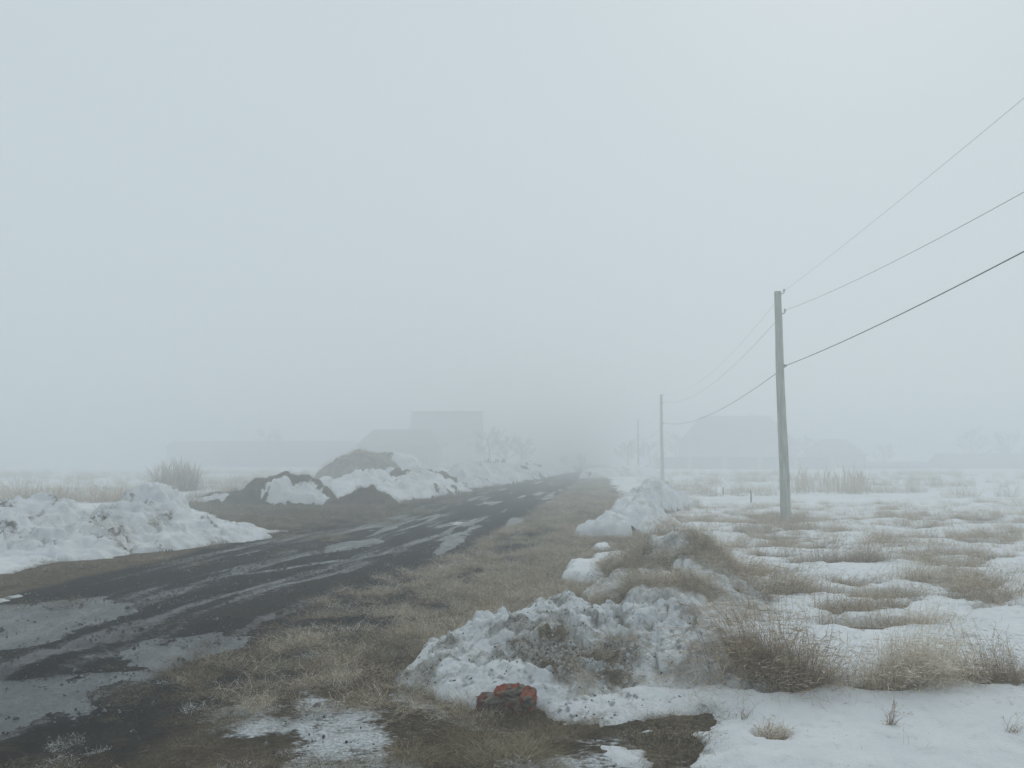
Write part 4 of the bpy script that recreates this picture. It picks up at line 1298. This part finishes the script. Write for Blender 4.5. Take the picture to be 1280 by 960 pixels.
wire(6.27, 'power_wire', 'thinnest topmost wire running from the pole tops', .0025, [.35, .9, .9, .9], 6.75)
wire(5.72, 'power_wire', 'thin middle wire strung below the pole top', .0042, [.85, .85, .85, .85], 5.75)
wire(4.22, 'power_cable', 'thick dark lowest cable clamped to the poles', .0095, [.62, .62, .62, .62], 5.95)

# stakes in the snow
for (px, py, hh, lab) in ((939, 633, .46, 'thin dark wooden stake in the snow left of the pole, the nearer one'), (904, 622, .34, 'short thin stake in the snow farther left of the pole'),
                          (208, 618, .62, 'short dark post standing just right of the snow bank peak')):
    x, y = G(px, py) if px > 300 else (K(208, 618, 24)[0], 24)
    z = float(top_z([x], [y])[0])
    m = MB(); m.tube([(0, 0, -.2), (.005, 0, hh * .5), (.0, .005, hh)], [.028, .026, .02], 7)
    o = m.build('wooden_stake', M_WOOD, None, True, (x, y, z)); tag(o, lab, 'stake')
# twig debris at end of earth heap
# ------------------------------------------------------------------ far houses, fence, trees


def gable(px0, px1, py_top, py_eave, Yd, depth, name, label, cat, wallm, roofm, hip=0.0, base_py=None, nwin=3, chimney=True, storeys=1):
    x0, x1 = K(px0, 570, Yd)[0], K(px1, 570, Yd)[0]
    ze, zr = K(px0, py_eave, Yd)[1], K(px0, py_top, Yd + depth / 2)[1]
    wd_ = x1 - x0
    t = thing(name, label, cat, ((x0 + x1) / 2, Yd + depth / 2, 0))
    hw, hd = wd_ / 2, depth / 2
    m = MB(); m.box(-hw + .3, hw - .3, -hd + .3, hd - .3, -.3, ze)
    if hip < .01:
        a = hw - .3
        m.add([(-a, -hd + .3, ze), (-a, hd - .3, ze), (-a, 0, zr - .2)], [(0, 1, 2)]); m.add([(a, -hd + .3, ze), (a, hd - .3, ze), (a, 0, zr - .2)], [(0, 2, 1)])
    m.build('wall', wallm, t)
    hx = hw - hip
    m = MB()
    th = .15
    v = [(-hw, -hd, ze), (hw, -hd, ze), (hw, hd, ze), (-hw, hd, ze), (-hx, 0, zr), (hx, 0, zr)]
    v2 = [(a, b, c + th) for a, b, c in v]
    m.add(v + v2, [(1, 0, 4, 5), (3, 2, 5, 4), (0, 3, 4), (2, 1, 5), (6, 7, 11, 10), (8, 9, 10, 11), (9, 6, 10), (7, 8, 11), (0, 1, 7, 6), (1, 2, 8, 7), (2, 3, 9, 8), (3, 0, 6, 9)])
    rf = m.build('roof', roofm, t)
    if chimney:
        m = MB(); m.box(hw * .3, hw * .3 + .5, .3, .8, ze + .5, zr + .55, .03); m.build('chimney', M_PILLAR, rf)
    for s_ in range(storeys):
        zb = .9 + s_ * 2.7
        if zb + 1.2 > ze: break
        for k in range(nwin):
            cx = -hw + (k + .5) * wd_ / nwin
            fr = MB()
            for (a, b, c, d) in ((-.6, .6, 0, .07), (-.6, .6, 1.13, 1.2), (-.6, -.53, .07, 1.13), (.53, .6, .07, 1.13), (-.03, .03, .07, 1.13)):
                fr.box(cx + a, cx + b, -hd + .2, -hd + .302, zb + c, zb + d)
            wn = fr.build('window', M_PILLAR, t)
            m = MB(); m.box(cx - .53, cx + .53, -hd + .25, -hd + .29, zb + .07, zb + 1.13); m.build('pane', M_GLASS, wn)
    return t


gable(862, 1000, 521, 556, 136, 11, 'house', 'large foggy house with a hipped roof behind the pole', 'house', M_WALL, M_ROOF, hip=3.2, nwin=5)
gable(1022, 1086, 550, 570, 134, 8, 'house', 'smaller foggy house with a low gabled roof right of the large one', 'house', M_ROOF, M_ROOF, hip=2.2, nwin=2, chimney=False)
gable(1080, 1165, 578, 583, 124, 6, 'shed', 'long low dark shed right of the smaller foggy house', 'shed', M_FENCE, M_ROOF, nwin=0, chimney=False)
gable(1185, 1300, 568, 582, 126, 7, 'shed', 'faint dark shed at the far right edge of the field', 'shed', M_FENCE, M_ROOF, nwin=0, chimney=False)
gable(444, 548, 538, 558, 118, 10, 'barn', 'low foggy barn with a sloping roof behind the straw heap', 'barn', M_ROOF, M_ROOF, hip=1.8, nwin=3, chimney=False)
gable(510, 602, 515, 548, 145, 10, 'house', 'tall foggy house rising behind the low barn', 'house', M_WALL, M_ROOF, nwin=3, storeys=2)
gable(205, 440, 552, 560, 150, 8, 'shed', 'very long low foggy shed across the left field', 'shed', M_FENCE, M_ROOF, nwin=0, chimney=False)

# fence of dark boards between pale pillars before the large house
FY = 122
fx = [K(p, 580, FY)[0] for p in (818, 862.5, 906, 950, 995, 1040)]
fn = thing('fence', 'dark board fence between pale brick pillars before the large foggy house', 'fence', (fx[0], FY, 0))
gz = .15
m = MB(); m.box(-.24, .24, -.24, .24, -.3, 2.25, .02); m.box(-.3, .3, -.3, .3, 2.253, 2.34, .02); PIL = m.mesh('pillar'); PIL.materials.append(M_PILLAR)
m = MB(); m.box(-.06, .06, -.012, .012, gz - .1, 1.95); BOARD = m.mesh('board'); BOARD.materials.append(M_FENCE)
for i, x in enumerate(fx):
    link('pillar', PIL, None, fn, (x - fx[0], 0, 0))
    if i < len(fx) - 1:
        a, b = x + .26 - fx[0], fx[i + 1] - .26 - fx[0]
        for z in (.5, 1.6):
            m = MB(); m.box(a, b, .02, .06, z, z + .07); m.build('rail', M_FENCE, fn)
        nb = int((b - a) / .132)
        for k in range(nb):
            link('board', BOARD, None, fn, (a + .07 + k * (b - a - .1) / nb, 0, random.uniform(-.015, .015)))
# picket fence left
fn = thing('fence', 'short broken picket fence by the road far left', 'fence', (K(602, 578, 70)[0], 70, 0))
m = MB(); m.box(-.05, .05, -.012, .012, -.1, 1.7); PK = m.mesh('picket'); PK.materials.append(M_WOOD)
for k in range(13):
    q = link('picket', PK, None, fn, (k * .17, 0, random.uniform(-.25, .05))); q.rotation_euler = (0, random.uniform(-.05, .05), 0)
m = MB(); m.box(0, 2.1, .02, .05, .9, .97); m.build('rail', M_WOOD, fn)


def tree_meshes(seed, h):
    r = random.Random(seed)
    tr, cr = MB(), MB()
    top = Vector((r.uniform(-.3, .3), r.uniform(-.3, .3), h * .8))
    tr.tube([(0, 0, -.2), top * .35 + Vector((.1, 0, 0)), top * .7, top], [h * .028, h * .021, h * .013, h * .006], 7)
    def br(p, d, L, rad, lev):
        pts, q = [p.copy()], p.copy()
        dd = d.copy()
        for k in range(3):
            dd = (dd + Vector((r.uniform(-.25, .25), r.uniform(-.25, .25), r.uniform(-.05, .22)))).normalized()
            q = q + dd * L / 3; pts.append(q.copy())
        cr.tube(pts, [rad, rad * .8, rad * .55, rad * .25], 4 if lev else 5)
        if lev < 3:
            for k in range(5 if lev else 4):
                t = r.uniform(.3, 1)
                a = pts[min(int(t * 3), 2)].lerp(pts[min(int(t * 3) + 1, 3)], t * 3 % 1)
                nd = (dd + Vector((r.uniform(-1, 1), r.uniform(-1, 1), r.uniform(-.3, .8))) * .9).normalized()
                br(a, nd, L * r.uniform(.45, .65), max(rad * .5, .012), lev + 1)
    for k in range(13):
        t = .25 + .75 * k / 13
        a = r.uniform(0, 6.28)
        br(top * t, Vector((math.cos(a), math.sin(a), .55)).normalized(), h * .36 * (1.15 - .6 * t), h * .009, 0)
    a, b = tr.mesh('trunk', True), cr.mesh('crown', True)
    a.materials.append(M_BARK); b.materials.append(M_BARK)
    return a, b


TM = [tree_meshes(3, 5.0), tree_meshes(9, 4.2)]
for i, (px, Y_, sc, lab) in enumerate(((612, 88, 1.0, 'bare tree in fog right of the tall house on the left'), (632, 92, .95, 'bare tree in fog beside the road, middle of three'), (652, 98, .85, 'bare tree in fog nearest the end of the road'),
                                       (335, 112, 1.35, 'faint bare tree behind the very long shed'), (785, 96, .75, 'small bare tree in fog right of the road end'), (812, 99, .85, 'bare tree in fog behind the second power pole'), (845, 104, 1.0, 'bare tree in fog left of the large house'),
                                       (1105, 100, .8, 'bare tree in fog above the low dark shed'), (1215, 102, 1.1, 'bare tree in fog near the right edge, left one'), (1262, 98, 1.15, 'bare tree in fog at the right edge of the view'), (1010, 104, .9, 'bare tree in fog between the two right houses'),
                                       (705, 104, .42, 'dark low shrub where the road fades into fog'), (726, 98, .40, 'dark low shrub right of the fading road'))):
    Y_ *= 1.33; x = K(px, 575, Y_)[0]
    t = thing('bare_tree' if sc > .5 else 'shrub', lab, 'tree' if sc > .5 else 'shrub', (x, Y_, 0), 'trees fading in the fog', rz=i * 1.3)
    t.scale = (sc * 1.5, sc * 1.5, sc * 1.3)
    a, b = TM[i % 2]
    link('trunk', a, None, t); link('crown', b, None, t)

# ------------------------------------------------------------------ haze
m = MB(); m.box(-440, 440, -80, 440, -1.6, 9.2)
hz = m.build('haze', None, None)
hm = bpy.data.materials.new('haze'); hm.use_nodes = True
hm.node_tree.nodes.clear()
ho = hm.node_tree.nodes.new('ShaderNodeOutputMaterial'); hv = hm.node_tree.nodes.new('ShaderNodeVolumePrincipled')
hv.inputs['Color'].default_value = (.925, .958, .973, 1)
hv.inputs['Density'].default_value = 0.0192
hv.inputs['Anisotropy'].default_value = 0.2
hm.node_tree.links.new(hv.outputs[0], ho.inputs['Volume'])
hz.data.materials.append(hm)
tag(hz, 'pale fog lying over the fields', kind='stuff')
